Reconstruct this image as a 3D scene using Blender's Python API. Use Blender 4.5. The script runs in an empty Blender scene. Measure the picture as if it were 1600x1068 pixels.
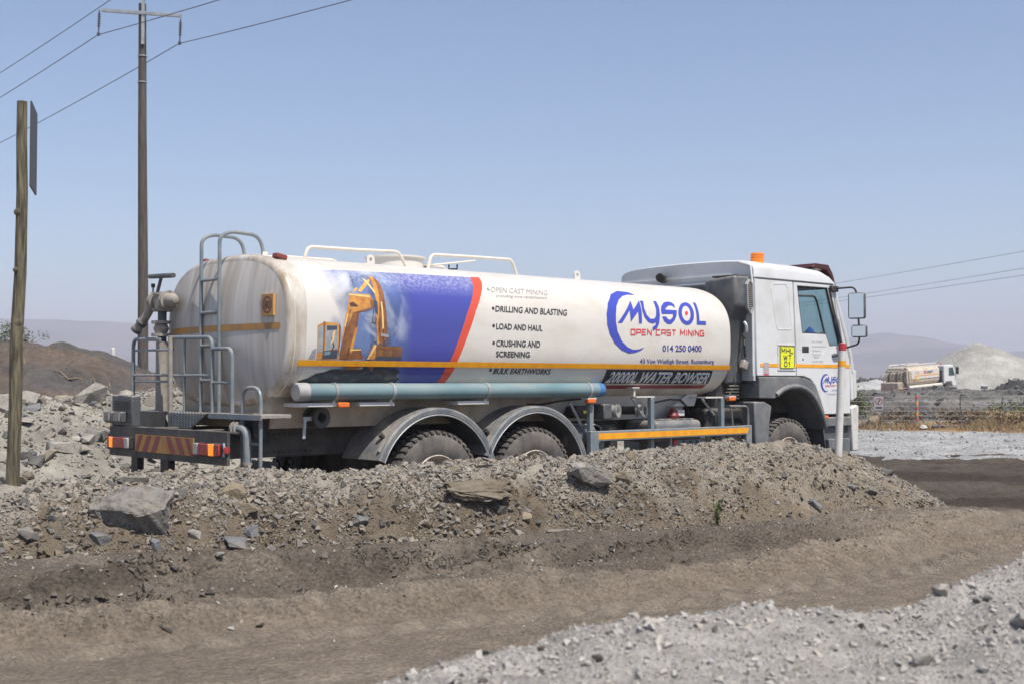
import bpy, bmesh, math, random
import numpy as np
from mathutils import Vector, Matrix
R = math.radians
S = bpy.context.scene
COL = S.collection

# ------------------------------------------------------------------ camera, sky, sun, exposure
cam_d = bpy.data.cameras.new('camera'); cam = bpy.data.objects.new('camera', cam_d); COL.objects.link(cam)
cam.location = (0, 0, 1.6); cam.rotation_euler = (R(90) + math.atan(60 / 1980), 0, 0)
cam_d.sensor_width = 36; cam_d.lens = 44.55; cam_d.clip_start = 0.1; cam_d.clip_end = 30000
cam_d.dof.use_dof = True; cam_d.dof.focus_distance = 13.0; cam_d.dof.aperture_fstop = 4.0
S.camera = cam
SUN_EL, SUN_AZ = R(61), math.atan2(.598, -.808)          # azimuth measured from +Y towards +X
W = bpy.data.worlds.new('World'); S.world = W; W.use_nodes = True
nt = W.node_tree; bg = nt.nodes['Background']
sky = nt.nodes.new('ShaderNodeTexSky'); sky.sky_type = 'NISHITA'; sky.sun_disc = False
sky.sun_elevation = SUN_EL; sky.sun_rotation = SUN_AZ
sky.altitude = 1100; sky.air_density = 1.0; sky.dust_density = 2.0; sky.ozone_density = 2.2
nt.links.new(sky.outputs[0], bg.inputs[0]); bg.inputs[1].default_value = 0.125
sd = bpy.data.lights.new('sun', 'SUN'); sd.energy = 4.85; sd.angle = R(.55); sd.color = (1, .935, .84)
sun = bpy.data.objects.new('sun', sd); COL.objects.link(sun)
sdir = Vector((math.sin(SUN_AZ) * math.cos(SUN_EL), math.cos(SUN_AZ) * math.cos(SUN_EL), math.sin(SUN_EL)))
sun.rotation_euler = sdir.to_track_quat('Z', 'Y').to_euler()
vs = S.view_settings; vs.view_transform = 'Standard'; vs.look = 'None'; vs.exposure = 0.28; vs.gamma = 1
vs.use_curve_mapping = False
S.cycles.max_bounces = 6; S.cycles.transparent_max_bounces = 12; S.cycles.volume_bounces = 0

# ------------------------------------------------------------------ noise
rng = np.random.default_rng(7); random.seed(7)
def _h(ix, iy, s):
    n = (ix * 374761393 + iy * 668265263 + s * 974634777) & 0xFFFFFFFF
    n = ((n ^ (n >> 13)) * 1274126177) & 0xFFFFFFFF
    n = n ^ (n >> 16)
    return (n & 0xFFFF) / 65535.0
def vn(x, y, s=0):
    x = np.asarray(x, float); y = np.asarray(y, float)
    ix = np.floor(x).astype(np.int64); iy = np.floor(y).astype(np.int64)
    fx = x - ix; fy = y - iy; fx = fx * fx * (3 - 2 * fx); fy = fy * fy * (3 - 2 * fy)
    a = _h(ix, iy, s); b = _h(ix + 1, iy, s); c = _h(ix, iy + 1, s); d = _h(ix + 1, iy + 1, s)
    return (a * (1 - fx) + b * fx) * (1 - fy) + (c * (1 - fx) + d * fx) * fy - .5
def fbm(x, y, s=0, o=4):
    t = 0; a = 1.0
    for k in range(o):
        t = t + a * vn(x * 2 ** k + 17.3 * k, y * 2 ** k - 9.1 * k, s + k); a *= .5
    return t
def sst(a, b, x):
    t = np.clip((x - a) / (b - a), 0, 1); return t * t * (3 - 2 * t)

# ------------------------------------------------------------------ materials
def mat(name, col, rough=.5, metal=0., col2=None, scale=4., lo=.4, hi=.65, bump=0., bscale=30., dust=0., dustcol=(.36, .32, .27),
        dscale=6., spec=.5, stretch=(1, 1, 1), emit=None, estr=0., attr=None, detail=6., dustall=.0):
    m = bpy.data.materials.new(name); m.use_nodes = True
    t = m.node_tree; N = t.nodes; K = t.links
    b = N['Principled BSDF']
    b.inputs['Roughness'].default_value = rough; b.inputs['Metallic'].default_value = metal
    b.inputs['Specular IOR Level'].default_value = spec
    tc = N.new('ShaderNodeTexCoord'); mp = N.new('ShaderNodeMapping'); mp.inputs['Scale'].default_value = stretch
    K.new(tc.outputs['Object'], mp.inputs[0])
    base = N.new('ShaderNodeRGB'); base.outputs[0].default_value = (*col, 1); cur = base.outputs[0]
    if attr:
        at = N.new('ShaderNodeAttribute'); at.attribute_name = attr; cur = at.outputs['Color']
    def noise(sc, d=detail, vec=None):
        n = N.new('ShaderNodeTexNoise'); n.inputs['Scale'].default_value = sc; n.inputs['Detail'].default_value = d
        n.inputs['Roughness'].default_value = .6
        K.new(vec or mp.outputs[0], n.inputs['Vector']); return n.outputs['Fac']
    def ramp(src, a, c):
        r = N.new('ShaderNodeMapRange'); r.inputs[1].default_value = a; r.inputs[2].default_value = c
        K.new(src, r.inputs[0]); return r.outputs[0]
    def mix(f, a, c2, mode='MIX'):
        x = N.new('ShaderNodeMix'); x.data_type = 'RGBA'; x.blend_type = mode
        if hasattr(f, 'links'): K.new(f, x.inputs[0])
        else: x.inputs[0].default_value = f
        K.new(a, x.inputs[6])
        if hasattr(c2, 'links'): K.new(c2, x.inputs[7])
        else: x.inputs[7].default_value = (*c2, 1)
        return x.outputs[2]
    if col2: cur = mix(ramp(noise(scale), lo, hi), cur, col2)
    if dust or dustall:
        g = N.new('ShaderNodeNewGeometry'); sx = N.new('ShaderNodeSeparateXYZ'); K.new(g.outputs['Normal'], sx.inputs[0])
        up = ramp(sx.outputs[2], -.1, .9)
        nz = ramp(noise(dscale, 8), .38, .62)
        a1 = N.new('ShaderNodeMath'); a1.operation = 'MULTIPLY_ADD'; K.new(up, a1.inputs[0]); a1.inputs[1].default_value = dust; a1.inputs[2].default_value = dustall
        a2 = N.new('ShaderNodeMath'); a2.operation = 'MULTIPLY'; a2.use_clamp = True; K.new(a1.outputs[0], a2.inputs[0]); K.new(nz, a2.inputs[1])
        cur = mix(a2.outputs[0], cur, dustcol)
    K.new(cur, b.inputs['Base Color'])
    if bump:
        bp = N.new('ShaderNodeBump'); bp.inputs['Strength'].default_value = 1; bp.inputs['Distance'].default_value = bump
        K.new(noise(bscale, 8), bp.inputs['Height']); K.new(bp.outputs[0], b.inputs['Normal'])
    if emit:
        b.inputs['Emission Color'].default_value = (*emit, 1); b.inputs['Emission Strength'].default_value = estr
    return m
def glassmat(name, tint, refl=.08):
    m = bpy.data.materials.new(name); m.use_nodes = True; t = m.node_tree; N = t.nodes; K = t.links
    N.remove(N['Principled BSDF'])
    tr = N.new('ShaderNodeBsdfTransparent'); tr.inputs[0].default_value = (*tint, 1)
    gl = N.new('ShaderNodeBsdfGlossy'); gl.inputs['Roughness'].default_value = .03
    mx = N.new('ShaderNodeMixShader'); mx.inputs[0].default_value = refl; K.new(tr.outputs[0], mx.inputs[1]); K.new(gl.outputs[0], mx.inputs[2])
    K.new(mx.outputs[0], N['Material Output'].inputs[0]); return m
M = {}
M['white'] = mat('white_paint', (.68, .695, .70), .32, col2=(.56, .555, .53), scale=2.5, lo=.45, hi=.75, dust=.25, dustall=.05)
M['cream'] = mat('cream_paint', (.66, .63, .58), .36, col2=(.56, .515, .445), scale=1.6, lo=.45, hi=.8, dust=.15, dustall=.04, stretch=(1, 1, 2.2))
M['creamrail'] = mat('cream_rail', (.72, .66, .57), .45, col2=(.5, .42, .33), scale=9, lo=.55, hi=.8)
M['cradle'] = mat('muddy_cream', (.50, .42, .32), .6, col2=(.24, .19, .14), scale=3, lo=.4, hi=.7, dust=.5, dustall=.25)
M['cradlew'] = mat('pale_panel', (.62, .61, .58), .5, col2=(.42, .38, .33), scale=3, lo=.5, hi=.8, dust=.3)
M['steel'] = mat('grey_painted_steel', (.16, .20, .225), .4, metal=.0, col2=(.24, .26, .27), scale=6, dust=.45, dustall=.10)
M['galv'] = mat('galvanised_steel', (.45, .48, .50), .4, metal=.35, col2=(.33, .33, .32), scale=8, dust=.35)
M['dark'] = mat('dark_plastic', (.055, .065, .078), .45, col2=(.085, .09, .095), scale=5, dust=.55, dustall=.10)
M['fend'] = mat('mudguard_plastic', (.10, .115, .13), .5, col2=(.17, .175, .18), scale=4, dust=.6, dustall=.18)
M['black'] = mat('dirty_black', (.018, .018, .019), .55, col2=(.035, .033, .030), scale=6, dust=.5, dustall=.10, dustcol=(.20, .175, .15))
M['chassis'] = mat('dusty_chassis', (.035, .036, .038), .6, col2=(.075, .068, .060), scale=5, dust=.6, dustall=.2, dustcol=(.2, .18, .155))
M['rubber'] = mat('dusty_rubber', (.045, .045, .048), .8, col2=(.12, .105, .09), scale=7, lo=.35, hi=.7, dust=.3, dustall=.35, dustcol=(.24, .21, .18))
M['rim'] = mat('wheel_rim', (.5, .45, .38), .5, col2=(.26, .21, .16), scale=8)
M['amber'] = mat('amber_tape', (.86, .38, .015), .4, col2=(.72, .30, .02), scale=9)
M['amberdirty'] = mat('dusty_amber_tape', (.58, .26, .04), .5, col2=(.30, .19, .09), scale=5, lo=.35, hi=.7)
M['redtape'] = mat('red_tape', (.27, .035, .045), .4, col2=(.20, .05, .05), scale=8)
M['redband'] = mat('red_print', (.66, .085, .045), .35)
M['red'] = mat('red_lettering', (.62, .05, .06), .4)
M['blue'] = mat('blue_lettering', (.055, .075, .42), .35)
M['navy'] = mat('navy_lettering', (.035, .05, .26), .4)
M['ink'] = mat('dark_lettering', (.035, .037, .045), .4)
M['inkfade'] = mat('faded_lettering', (.30, .30, .30), .4)
M['banner'] = mat('black_print', (.022, .026, .034), .35, col2=(.04, .045, .055), scale=4)
M['silver'] = mat('silver_lettering', (.62, .66, .72), .35)
M['maroon'] = mat('maroon_visor', (.06, .014, .012), .35)
M['turq'] = mat('turquoise_pipe', (.115, .205, .235), .42, col2=(.20, .29, .31), scale=2.5, lo=.35, hi=.65, dust=.3, dustall=.08, stretch=(.35, 1, 1))
M['bluecap'] = mat('blue_cap', (.06, .19, .42), .5)
M['rubbergrey'] = mat('grey_casting', (.34, .31, .275), .6, col2=(.22, .20, .18), scale=12, dust=.4, dustall=.2)
M['chrome'] = mat('mirror_glass', (.8, .84, .88), .05, metal=1)
M['bright'] = mat('aluminium_coupling', (.62, .62, .60), .35, metal=.7)
M['glass'] = glassmat('tinted_glass', (.60, .745, .76))
M['orange'] = mat('orange_lens', (.75, .17, .03), .25)
M['orangelit'] = mat('lit_orange_lens', (.80, .20, .02), .2, emit=(1, .28, .02), estr=.7)
M['redlens'] = mat('red_lens', (.30, .02, .025), .22, col2=(.36, .07, .06), scale=14)
M['clear'] = mat('clear_lens', (.42, .38, .38), .25)
M['yellow'] = mat('yellow_plate', (.80, .82, .03), .4)
M['int'] = mat('cab_interior', (.06, .065, .07), .7)
M['cloth'] = mat('blue_cloth', (.01, .08, .42), .8)
M['wood'] = mat('weathered_wood', (.20, .175, .11), .9, col2=(.055, .045, .03), scale=14, lo=.38, hi=.62, bump=.012, bscale=24, stretch=(4, 4, .3))
M['pole'] = mat('dark_pole_wood', (.105, .085, .07), .85, col2=(.055, .045, .038), scale=6, bump=.01, bscale=12, stretch=(3, 3, .25))
M['signback'] = mat('grey_sign_back', (.055, .057, .065), .6, col2=(.07, .065, .065), scale=5)
M['wire'] = mat('aluminium_wire', (.10, .105, .12), .5)
M['insul'] = mat('brown_insulator', (.09, .07, .07), .3)
M['postwhite'] = mat('white_marker', (.62, .61, .58), .5, col2=(.45, .42, .37), scale=9, lo=.5, hi=.8)
M['concrete'] = mat('pale_concrete', (.55, .54, .51), .7, col2=(.45, .43, .40), scale=6)

# ------------------------------------------------------------------ mesh helpers
def link(name, me, parent=None, m=None):
    o = bpy.data.objects.new(name, me); COL.objects.link(o)
    if parent: o.parent = parent
    if m is not None and me is not None and len(me.materials) == 0: me.materials.append(m)
    return o
def tag(o, label, cat, group=None):
    o['label'] = label; o['category'] = cat
    if group: o['group'] = group
    return o
def empty(name, loc, rz=0., rx=0., ry=0.):
    o = bpy.data.objects.new(name, None); COL.objects.link(o); o.location = loc; o.rotation_euler = (rx, ry, rz)
    o.empty_display_size = .2; return o
def frame_from(d):
    d = Vector(d).normalized(); u = Vector((0, 0, 1)) if abs(d.z) < .95 else Vector((1, 0, 0))
    a = d.cross(u).normalized(); return d, a, a.cross(d).normalized()
class MB:
    def __init__(s): s.v = []; s.f = []
    def add(s, vs, fs):
        k = len(s.v); s.v += [tuple(v) for v in vs]; s.f += [tuple(i + k for i in f) for f in fs]; return s
    def box(s, x0, x1, y0, y1, z0, z1):
        return s.add([(x, y, z) for x in (x0, x1) for y in (y0, y1) for z in (z0, z1)],
                     [(0, 1, 3, 2), (4, 6, 7, 5), (0, 4, 5, 1), (2, 3, 7, 6), (0, 2, 6, 4), (1, 5, 7, 3)])
    def obox(s, c, size, rot):      # oriented box; rot = Euler tuple
        mt = Matrix.Translation(c) @ (Matrix.Rotation(rot[2], 4, 'Z') @ Matrix.Rotation(rot[1], 4, 'Y') @ Matrix.Rotation(rot[0], 4, 'X'))
        h = [q / 2 for q in size]
        return s.add([mt @ Vector((x * h[0], y * h[1], z * h[2])) for x in (-1, 1) for y in (-1, 1) for z in (-1, 1)],
                     [(0, 1, 3, 2), (4, 6, 7, 5), (0, 4, 5, 1), (2, 3, 7, 6), (0, 2, 6, 4), (1, 5, 7, 3)])
    def tube(s, pts, r, n=10, closed=False, fillet=0.):
        P = [Vector(p) for p in pts]
        if fillet and len(P) > 2:
            Q = [P[0]]
            for i in range(1, len(P) - 1):
                a = (P[i - 1] - P[i]); b = (P[i + 1] - P[i]); la, lb = a.length, b.length
                k = min(fillet, la * .48, lb * .48); A = P[i] + a / la * k; B = P[i] + b / lb * k
                for j in range(7):
                    t = j / 6; Q.append(A.lerp(P[i], t).lerp(P[i].lerp(B, t), t))
            Q.append(P[-1]); P = Q
        if not isinstance(r, (list, tuple)): r = [r] * len(P)
        rings = []; prev = None
        for i, p in enumerate(P):
            d = (P[min(i + 1, len(P) - 1)] - P[max(i - 1, 0)])
            if d.length < 1e-9: d = Vector((0, 0, 1))
            d.normalize()
            if prev is None: _, a, b = frame_from(d)
            else:
                a = (prev - d * prev.dot(d))
                a = a.normalized() if a.length > 1e-6 else frame_from(d)[1]
                b = a.cross(d).normalized()
            prev = a
            rings.append([p + (a * math.cos(2 * math.pi * k / n) + b * math.sin(2 * math.pi * k / n)) * r[i] for k in range(n)])
        vs = [v for q in rings for v in q]; fs = []
        for i in range(len(P) - 1):
            for k in range(n):
                fs.append((i * n + k, i * n + (k + 1) % n, (i + 1) * n + (k + 1) % n, (i + 1) * n + k))
        fs.append(tuple(range(n))); fs.append(tuple(reversed(range((len(P) - 1) * n, len(P) * n))))
        return s.add(vs, fs)
    def cyl(s, a, b, r, n=16, r2=None): return s.tube([a, b], [r, r if r2 is None else r2], n)
    def lathe(s, prof, c, axis, n=32, a0=0., a1=2 * math.pi):   # prof: (along, radius)
        d, a, b = frame_from(axis); c = Vector(c); full = abs(a1 - a0 - 2 * math.pi) < 1e-6
        m = n if full else n + 1; vs = []; fs = []
        for (t, r) in prof:
            for k in range(m):
                q = a0 + (a1 - a0) * k / n
                vs.append(c + d * t + (a * math.cos(q) + b * math.sin(q)) * r)
        for i in range(len(prof) - 1):
            for k in range(n):
                k2 = (k + 1) % m
                fs.append((i * m + k, i * m + k2, (i + 1) * m + k2, (i + 1) * m + k))
        return s.add(vs, fs)
    def prism(s, poly, y0, y1):     # polygon in x,z extruded along y
        n = len(poly)
        vs = [(x, y0, z) for x, z in poly] + [(x, y1, z) for x, z in poly]
        fs = [tuple(range(n)), tuple(reversed(range(n, 2 * n)))] + [(i, i + n, (i + 1) % n + n, (i + 1) % n) for i in range(n)]
        return s.add(vs, fs)
    def prismx(s, poly, x0, x1):    # polygon in y,z extruded along x
        n = len(poly)
        vs = [(x0, y, z) for y, z in poly] + [(x1, y, z) for y, z in poly]
        fs = [tuple(range(n)), tuple(reversed(range(n, 2 * n)))] + [(i, i + n, (i + 1) % n + n, (i + 1) % n) for i in range(n)]
        return s.add(vs, fs)
    def grid(s, rows, cols, fn):
        vs = [fn(i, j) for i in range(rows) for j in range(cols)]
        return s.add(vs, [(i * cols + j, i * cols + j + 1, (i + 1) * cols + j + 1, (i + 1) * cols + j) for i in range(rows - 1) for j in range(cols - 1)])
    def build(s, name, m, parent=None, bevel=0., smooth=35, seg=2, merge=False):
        me = bpy.data.meshes.new(name); me.from_pydata(s.v, [], s.f)
        bm = bmesh.new(); bm.from_mesh(me)
        if merge: bmesh.ops.remove_doubles(bm, verts=bm.verts, dist=1e-5)
        bmesh.ops.recalc_face_normals(bm, faces=bm.faces); bm.to_mesh(me); bm.free()
        if smooth:
            for p in me.polygons: p.use_smooth = True
            me.set_sharp_from_angle(angle=R(smooth))
        me.materials.append(m); o = link(name, me, parent)
        if bevel:
            b = o.modifiers.new('bevel', 'BEVEL'); b.width = bevel; b.segments = seg; b.limit_method = 'ANGLE'; b.angle_limit = R(40); b.harden_normals = False
        return o
def flat2d(outer, holes=()):
    bm = bmesh.new(); es = []
    for loop in [outer, *holes]:
        vsl = [bm.verts.new((p[0], p[1], 0)) for p in loop]
        es += [bm.edges.new((vsl[i], vsl[(i + 1) % len(vsl)])) for i in range(len(vsl))]
    bmesh.ops.triangle_fill(bm, edges=es, use_beauty=True, use_dissolve=False); return bm
def bisect_v(bm, step, axis=1):
    co = [v.co[axis] for v in bm.verts]
    if not co: return
    lo, hi = min(co), max(co); n = int((hi - lo) / step)
    for k in range(1, n + 1):
        pc = [0, 0, 0]; pn = [0, 0, 0]; pc[axis] = lo + k * step; pn[axis] = 1
        bmesh.ops.bisect_plane(bm, geom=bm.verts[:] + bm.edges[:] + bm.faces[:], plane_co=pc, plane_no=pn)
def bm_object(bm, fn, name, m, parent, ref=None):
    for v in bm.verts: v.co = Vector(fn(v.co.x, v.co.y))
    bmesh.ops.recalc_face_normals(bm, faces=bm.faces)
    if ref is not None:
        bm.normal_update()
        if sum((f.normal.dot(Vector(ref)) * f.calc_area() for f in bm.faces)) < 0: bmesh.ops.reverse_faces(bm, faces=bm.faces)
    me = bpy.data.meshes.new(name); bm.to_mesh(me); bm.free(); me.materials.append(m)
    return link(name, me, parent)
def plate(outer, holes, y0, y1, name, m, parent, bevel=0.):   # x,z outline with openings, thickness along y
    bm = flat2d(outer, holes)
    for v in bm.verts: v.co = Vector((v.co.x, y0, v.co.y))
    r = bmesh.ops.extrude_face_region(bm, geom=bm.faces[:])
    for g in r['geom']:
        if isinstance(g, bmesh.types.BMVert): g.co.y = y1
    bmesh.ops.dissolve_limit(bm, angle_limit=R(1), verts=bm.verts[:], edges=bm.edges[:])
    bmesh.ops.recalc_face_normals(bm, faces=bm.faces)
    me = bpy.data.meshes.new(name); bm.to_mesh(me); bm.free(); me.materials.append(m)
    o = link(name, me, parent)
    if bevel:
        b = o.modifiers.new('bevel', 'BEVEL'); b.width = bevel; b.segments = 2; b.limit_method = 'ANGLE'; b.angle_limit = R(40)
    return o
def text_bm(txt, bold=0., shear=0.):
    cu = bpy.data.curves.new('t', 'FONT'); cu.body = txt; cu.offset = bold; cu.shear = shear; cu.resolution_u = 3
    ob = bpy.data.objects.new('t', cu); COL.objects.link(ob)
    dg = bpy.context.evaluated_depsgraph_get(); dg.update()
    me = bpy.data.meshes.new_from_object(ob.evaluated_get(dg))
    bm = bmesh.new(); bm.from_mesh(me); bpy.data.objects.remove(ob); bpy.data.curves.remove(cu); bpy.data.meshes.remove(me)
    xs = [v.co.x for v in bm.verts]; x0, x1 = min(xs), max(xs); y1 = max(v.co.y for v in bm.verts)
    for v in bm.verts: v.co = Vector(((v.co.x - x0) / (x1 - x0), v.co.y / y1, 0))
    return bm
def quadmap(bl, br, tl, tr):
    def f(u, v):
        return tuple((bl[k] * (1 - u) + br[k] * u) * (1 - v) + (tl[k] * (1 - u) + tr[k] * u) * v for k in range(len(bl)))
    return f
def stroke2d(pts, w, closed=False):     # mitred stroke outline strip
    n = len(pts); P = [Vector((p[0], p[1])) for p in pts]; L = []; Rr = []
    for i in range(n):
        if closed: a, b = P[i - 1], P[(i + 1) % n]
        else: a, b = P[max(i - 1, 0)], P[min(i + 1, n - 1)]
        d1 = (P[i] - a); d2 = (b - P[i])
        if d1.length < 1e-9: d1 = d2
        if d2.length < 1e-9: d2 = d1
        d1.normalize(); d2.normalize()
        n1 = Vector((-d1.y, d1.x)); n2 = Vector((-d2.y, d2.x)); mm = (n1 + n2)
        mm = n1 if mm.length < 1e-6 else mm.normalized()
        k = w / 2 / max(.35, mm.dot(n1)); L.append(P[i] + mm * k); Rr.append(P[i] - mm * k)
    fs = [(i, (i + 1) % n, n + (i + 1) % n, n + i) for i in range(n if closed else n - 1)]
    return [tuple(q) for q in L + Rr], fs

# ------------------------------------------------------------------ terrain
def struct(o): o['kind'] = 'structure'; return o
def np_mesh(name, V, F, m, cols=None, smooth=True, kind=None, parent=None):
    me = bpy.data.meshes.new(name); V = np.asarray(V, np.float32); F = np.asarray(F, np.int32)
    k = F.shape[1]
    me.vertices.add(len(V)); me.vertices.foreach_set('co', V.ravel())
    me.loops.add(F.size); me.loops.foreach_set('vertex_index', F.ravel())
    me.polygons.add(len(F)); me.polygons.foreach_set('loop_start', np.arange(0, F.size, k, dtype=np.int32))
    me.polygons.foreach_set('loop_total', np.full(len(F), k, np.int32))
    me.polygons.foreach_set('use_smooth', np.full(len(F), smooth))
    me.update(calc_edges=True); me.validate()
    if cols is not None:
        a = me.color_attributes.new('col', 'FLOAT_COLOR', 'POINT')
        c = np.ones((len(V), 4), np.float32); c[:, :3] = cols; a.data.foreach_set('color', c.ravel())
    me.materials.append(m); o = link(name, me, parent)
    if kind: o['kind'] = kind
    return o
def gridfaces(r, c):
    i, j = np.meshgrid(np.arange(r - 1), np.arange(c - 1), indexing='ij'); b = (i * c + j).ravel()
    return np.stack([b, b + 1, b + c + 1, b + c], 1)
def lerp3(a, b, t): t = np.asarray(t)[:, None]; return np.asarray(a) * (1 - t) + np.asarray(b) * t
def soil(name, bump=.012, bs=45., rough=.95, v1=.72, v2=1.25):
    """Ground material: colour from the terrain's own soil map, broken up by grain."""
    m = bpy.data.materials.new(name); m.use_nodes = True; t = m.node_tree; N = t.nodes; K = t.links; b = N['Principled BSDF']
    b.inputs['Roughness'].default_value = rough; b.inputs['Specular IOR Level'].default_value = .2
    at = N.new('ShaderNodeAttribute'); at.attribute_name = 'col'; tc = N.new('ShaderNodeTexCoord')
    n1 = N.new('ShaderNodeTexNoise'); n1.inputs['Scale'].default_value = bs; n1.inputs['Detail'].default_value = 8; n1.inputs['Roughness'].default_value = .7
    n2 = N.new('ShaderNodeTexNoise'); n2.inputs['Scale'].default_value = bs * .16; n2.inputs['Detail'].default_value = 6
    vo = N.new('ShaderNodeTexVoronoi'); vo.inputs['Scale'].default_value = bs * 1.1
    for q in (n1, n2, vo): K.new(tc.outputs['Object'], q.inputs['Vector'])
    r1 = N.new('ShaderNodeMapRange'); r1.inputs[1].default_value = .3; r1.inputs[2].default_value = .7; r1.inputs[3].default_value = v1; r1.inputs[4].default_value = v2
    K.new(n1.outputs['Fac'], r1.inputs[0])
    r2 = N.new('ShaderNodeMapRange'); r2.inputs[1].default_value = .3; r2.inputs[2].default_value = .7; r2.inputs[3].default_value = .82; r2.inputs[4].default_value = 1.18
    K.new(n2.outputs['Fac'], r2.inputs[0])
    mu = N.new('ShaderNodeMath'); mu.operation = 'MULTIPLY'; K.new(r1.outputs[0], mu.inputs[0]); K.new(r2.outputs[0], mu.inputs[1])
    vm = N.new('ShaderNodeVectorMath'); vm.operation = 'SCALE'; K.new(at.outputs['Vector'], vm.inputs[0]); K.new(mu.outputs[0], vm.inputs['Scale'])
    K.new(vm.outputs[0], b.inputs['Base Color'])
    ad = N.new('ShaderNodeMath'); ad.operation = 'MULTIPLY_ADD'; K.new(vo.outputs['Distance'], ad.inputs[0]); ad.inputs[1].default_value = -.6; K.new(n1.outputs['Fac'], ad.inputs[2])
    bp = N.new('ShaderNodeBump'); bp.inputs['Distance'].default_value = bump; K.new(ad.outputs[0], bp.inputs['Height']); K.new(bp.outputs[0], b.inputs['Normal'])
    return m
M['soil'] = soil('dry_soil'); M['roadsoil'] = soil('road_soil', .032, 34., .95, .60, 1.36); M['soilfar'] = soil('spoil', .12, 4.0); M['hill'] = soil('hill_soil', 1., .03)
M['heapsoil'] = soil('crushed_rock', .02, 60.)
M['stone'] = mat('stone', (.3, .3, .3), .9, attr='col', col2=None, bump=.004, bscale=70, spec=.2)

# polyline helper: signed distance (positive to the left) and arc length
def polydist(x, y, pts):
    best = np.full(x.shape, 1e9); sg = np.zeros(x.shape); al = np.zeros(x.shape); acc = 0.
    for (a, b) in zip(pts[:-1], pts[1:]):
        dx, dy = b[0] - a[0], b[1] - a[1]; L = math.hypot(dx, dy)
        t = np.clip(((x - a[0]) * dx + (y - a[1]) * dy) / L / L, 0, 1)
        ex, ey = x - a[0] - t * dx, y - a[1] - t * dy; d = np.hypot(ex, ey); k = d < best
        best = np.where(k, d, best); sg = np.where(k, np.where(dx * ey - dy * ex > 0, d, -d), sg); al = np.where(k, acc + t * L, al); acc += L
    return sg, al

# great sheet reaching the horizon
g = MB(); g.grid(41, 41, lambda i, j: ((j - 20) * 500., (i - 8) * 500., -.06))
og = g.build('ground', mat('veld_ground', (.21, .17, .125), .95, col2=(.15, .13, .095), scale=.02, bump=.05, bscale=3), smooth=0); struct(og)

# dirt road: haul road curling round the end of the berm
RUT1 = [(-7, 3.0), (-2.72, 6.78), (-2.05, 7.41), (-1.23, 8.18), (-.44, 8.84), (0, 9.13), (.97, 9.6), (2.4, 10.5)]
RUT2 = [(-8, 3.4), (-2.52, 6.28), (-1.38, 6.89), (0, 7.73), (.83, 8.3), (2.09, 9.24), (3.09, 10.24), (4.08, 11.58), (4.8, 12.6), (5.6, 13.9)]
def road_base(x, y):
    t = ((x + 3.2) * .78 + (y - 8) * .62) / 12.4
    b = (x + .62) * -.534 + (y - 10.73) * .845
    front = 1 - sst(-.3, .6, b)
    return .27 * (1 - np.clip(t, -.3, 1)) * np.where(x > 4.5, 1, front)
def road_h(x, y):
    z = road_base(x, y); j = .07 * fbm(x * 2.3, y * 2.3, 5, 3) + .03 * vn(x * 11, y * 11, 8)
    d1, a1 = polydist(x, y, RUT1); d1 = d1 + j * 1.2; d2, a2 = polydist(x, y, RUT2); d2 = d2 + .35 * j
    front = sst(15.5, 12.5, y)
    step = sst(-.07, .03, d1)
    z = z + front * (.085 * step + .03 * np.exp(-(d1 / .07) ** 2) * (1 + 3 * np.abs(vn(x * 14, y * 14, 31))))
    cl = sst(.5, .0, d1) * sst(-.12, 0, d1)
    z = z + front * cl * (.10 * np.abs(vn(x * 9, y * 9, 12)) + .07 * np.abs(vn(x * 21, y * 21, 13)))
    ra = x * .80 + y * .60; rb = -x * .60 + y * .80; up = sst(-.1, .25, d2) * front
    for k in range(3):
        f = fbm(ra * .45 + 7 * k, rb * 2.6 + 3 * k, 230 + k, 4) + .10 * vn(x * 16, y * 16, 240 + k)
        z = z + up * .042 * sst(-.008, .008, f - .12 + .12 * k)
    # tread marks between the two edges
    band = sst(0, .06, d2) * sst(.75, .3, d2)
    tread = np.sin((a2 + 1.2 * d2 + .05 * fbm(x * 4, y * 4, 4, 2)) * 2 * math.pi / .30)
    z = z + front * (.05 * sst(-.03, .06, d2) * sst(1.1, .3, d2) + sst(.0, .06, d2 + .42) * sst(-.08, -.14, d2) * .020 * np.sin((a2 - 1.3 * d2) * 2 * math.pi / .34) + band * .026 * tread * (.35 + 1.2 * np.clip(vn(x * 1.7, y * 1.7, 9) + .5, 0, 1)))
    b3 = sst(.95, 1.0, d2) * sst(1.42, 1.36, d2) * sst(-.15, .1, vn(x * .5, y * .5, 251)); z = z + front * b3 * (.016 * np.sin((a2 + 1.3 * np.abs(d2 - 1.18)) * 2 * math.pi / .26) - .02)
    # smooth lane with faint furrows
    z = z + .006 * np.sin(d2 * 21 + 3 * fbm(x, y, 2, 2)) * sst(0, -.2, d2)
    # far crossing: cross-wise tracks
    far = sst(13, 16, y)
    z = z + far * .035 * np.sin((y * 1.15 - .16 * x + .5 * fbm(x * .6, y * .6, 3, 3)) * 4.2) + far * .06 * fbm(x * 2.5, y * 6, 6, 4)
    return z + .022 * fbm(x * 1.3, y * 1.3, 1, 5) + (.010 + .016 * sst(0, .25, d2)) * fbm(x * 11, y * 11, 2, 4)
xs = np.concatenate([np.arange(-7, -4.5, .06), np.arange(-4.5, 6.5, .028), np.arange(6.5, 18.01, .08)]); ys = np.concatenate([np.arange(4.6, 13.5, .028), np.arange(13.5, 27.01, .06)])
X, Y = np.meshgrid(xs, ys); Z = road_h(X, Y)
d1, _ = polydist(X, Y, RUT1); d2, a2_ = polydist(X, Y, RUT2)
q = fbm(X * .9, Y * .9, 40, 5); q2 = fbm(X * 3.5, Y * 3.5, 44, 4)
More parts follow.
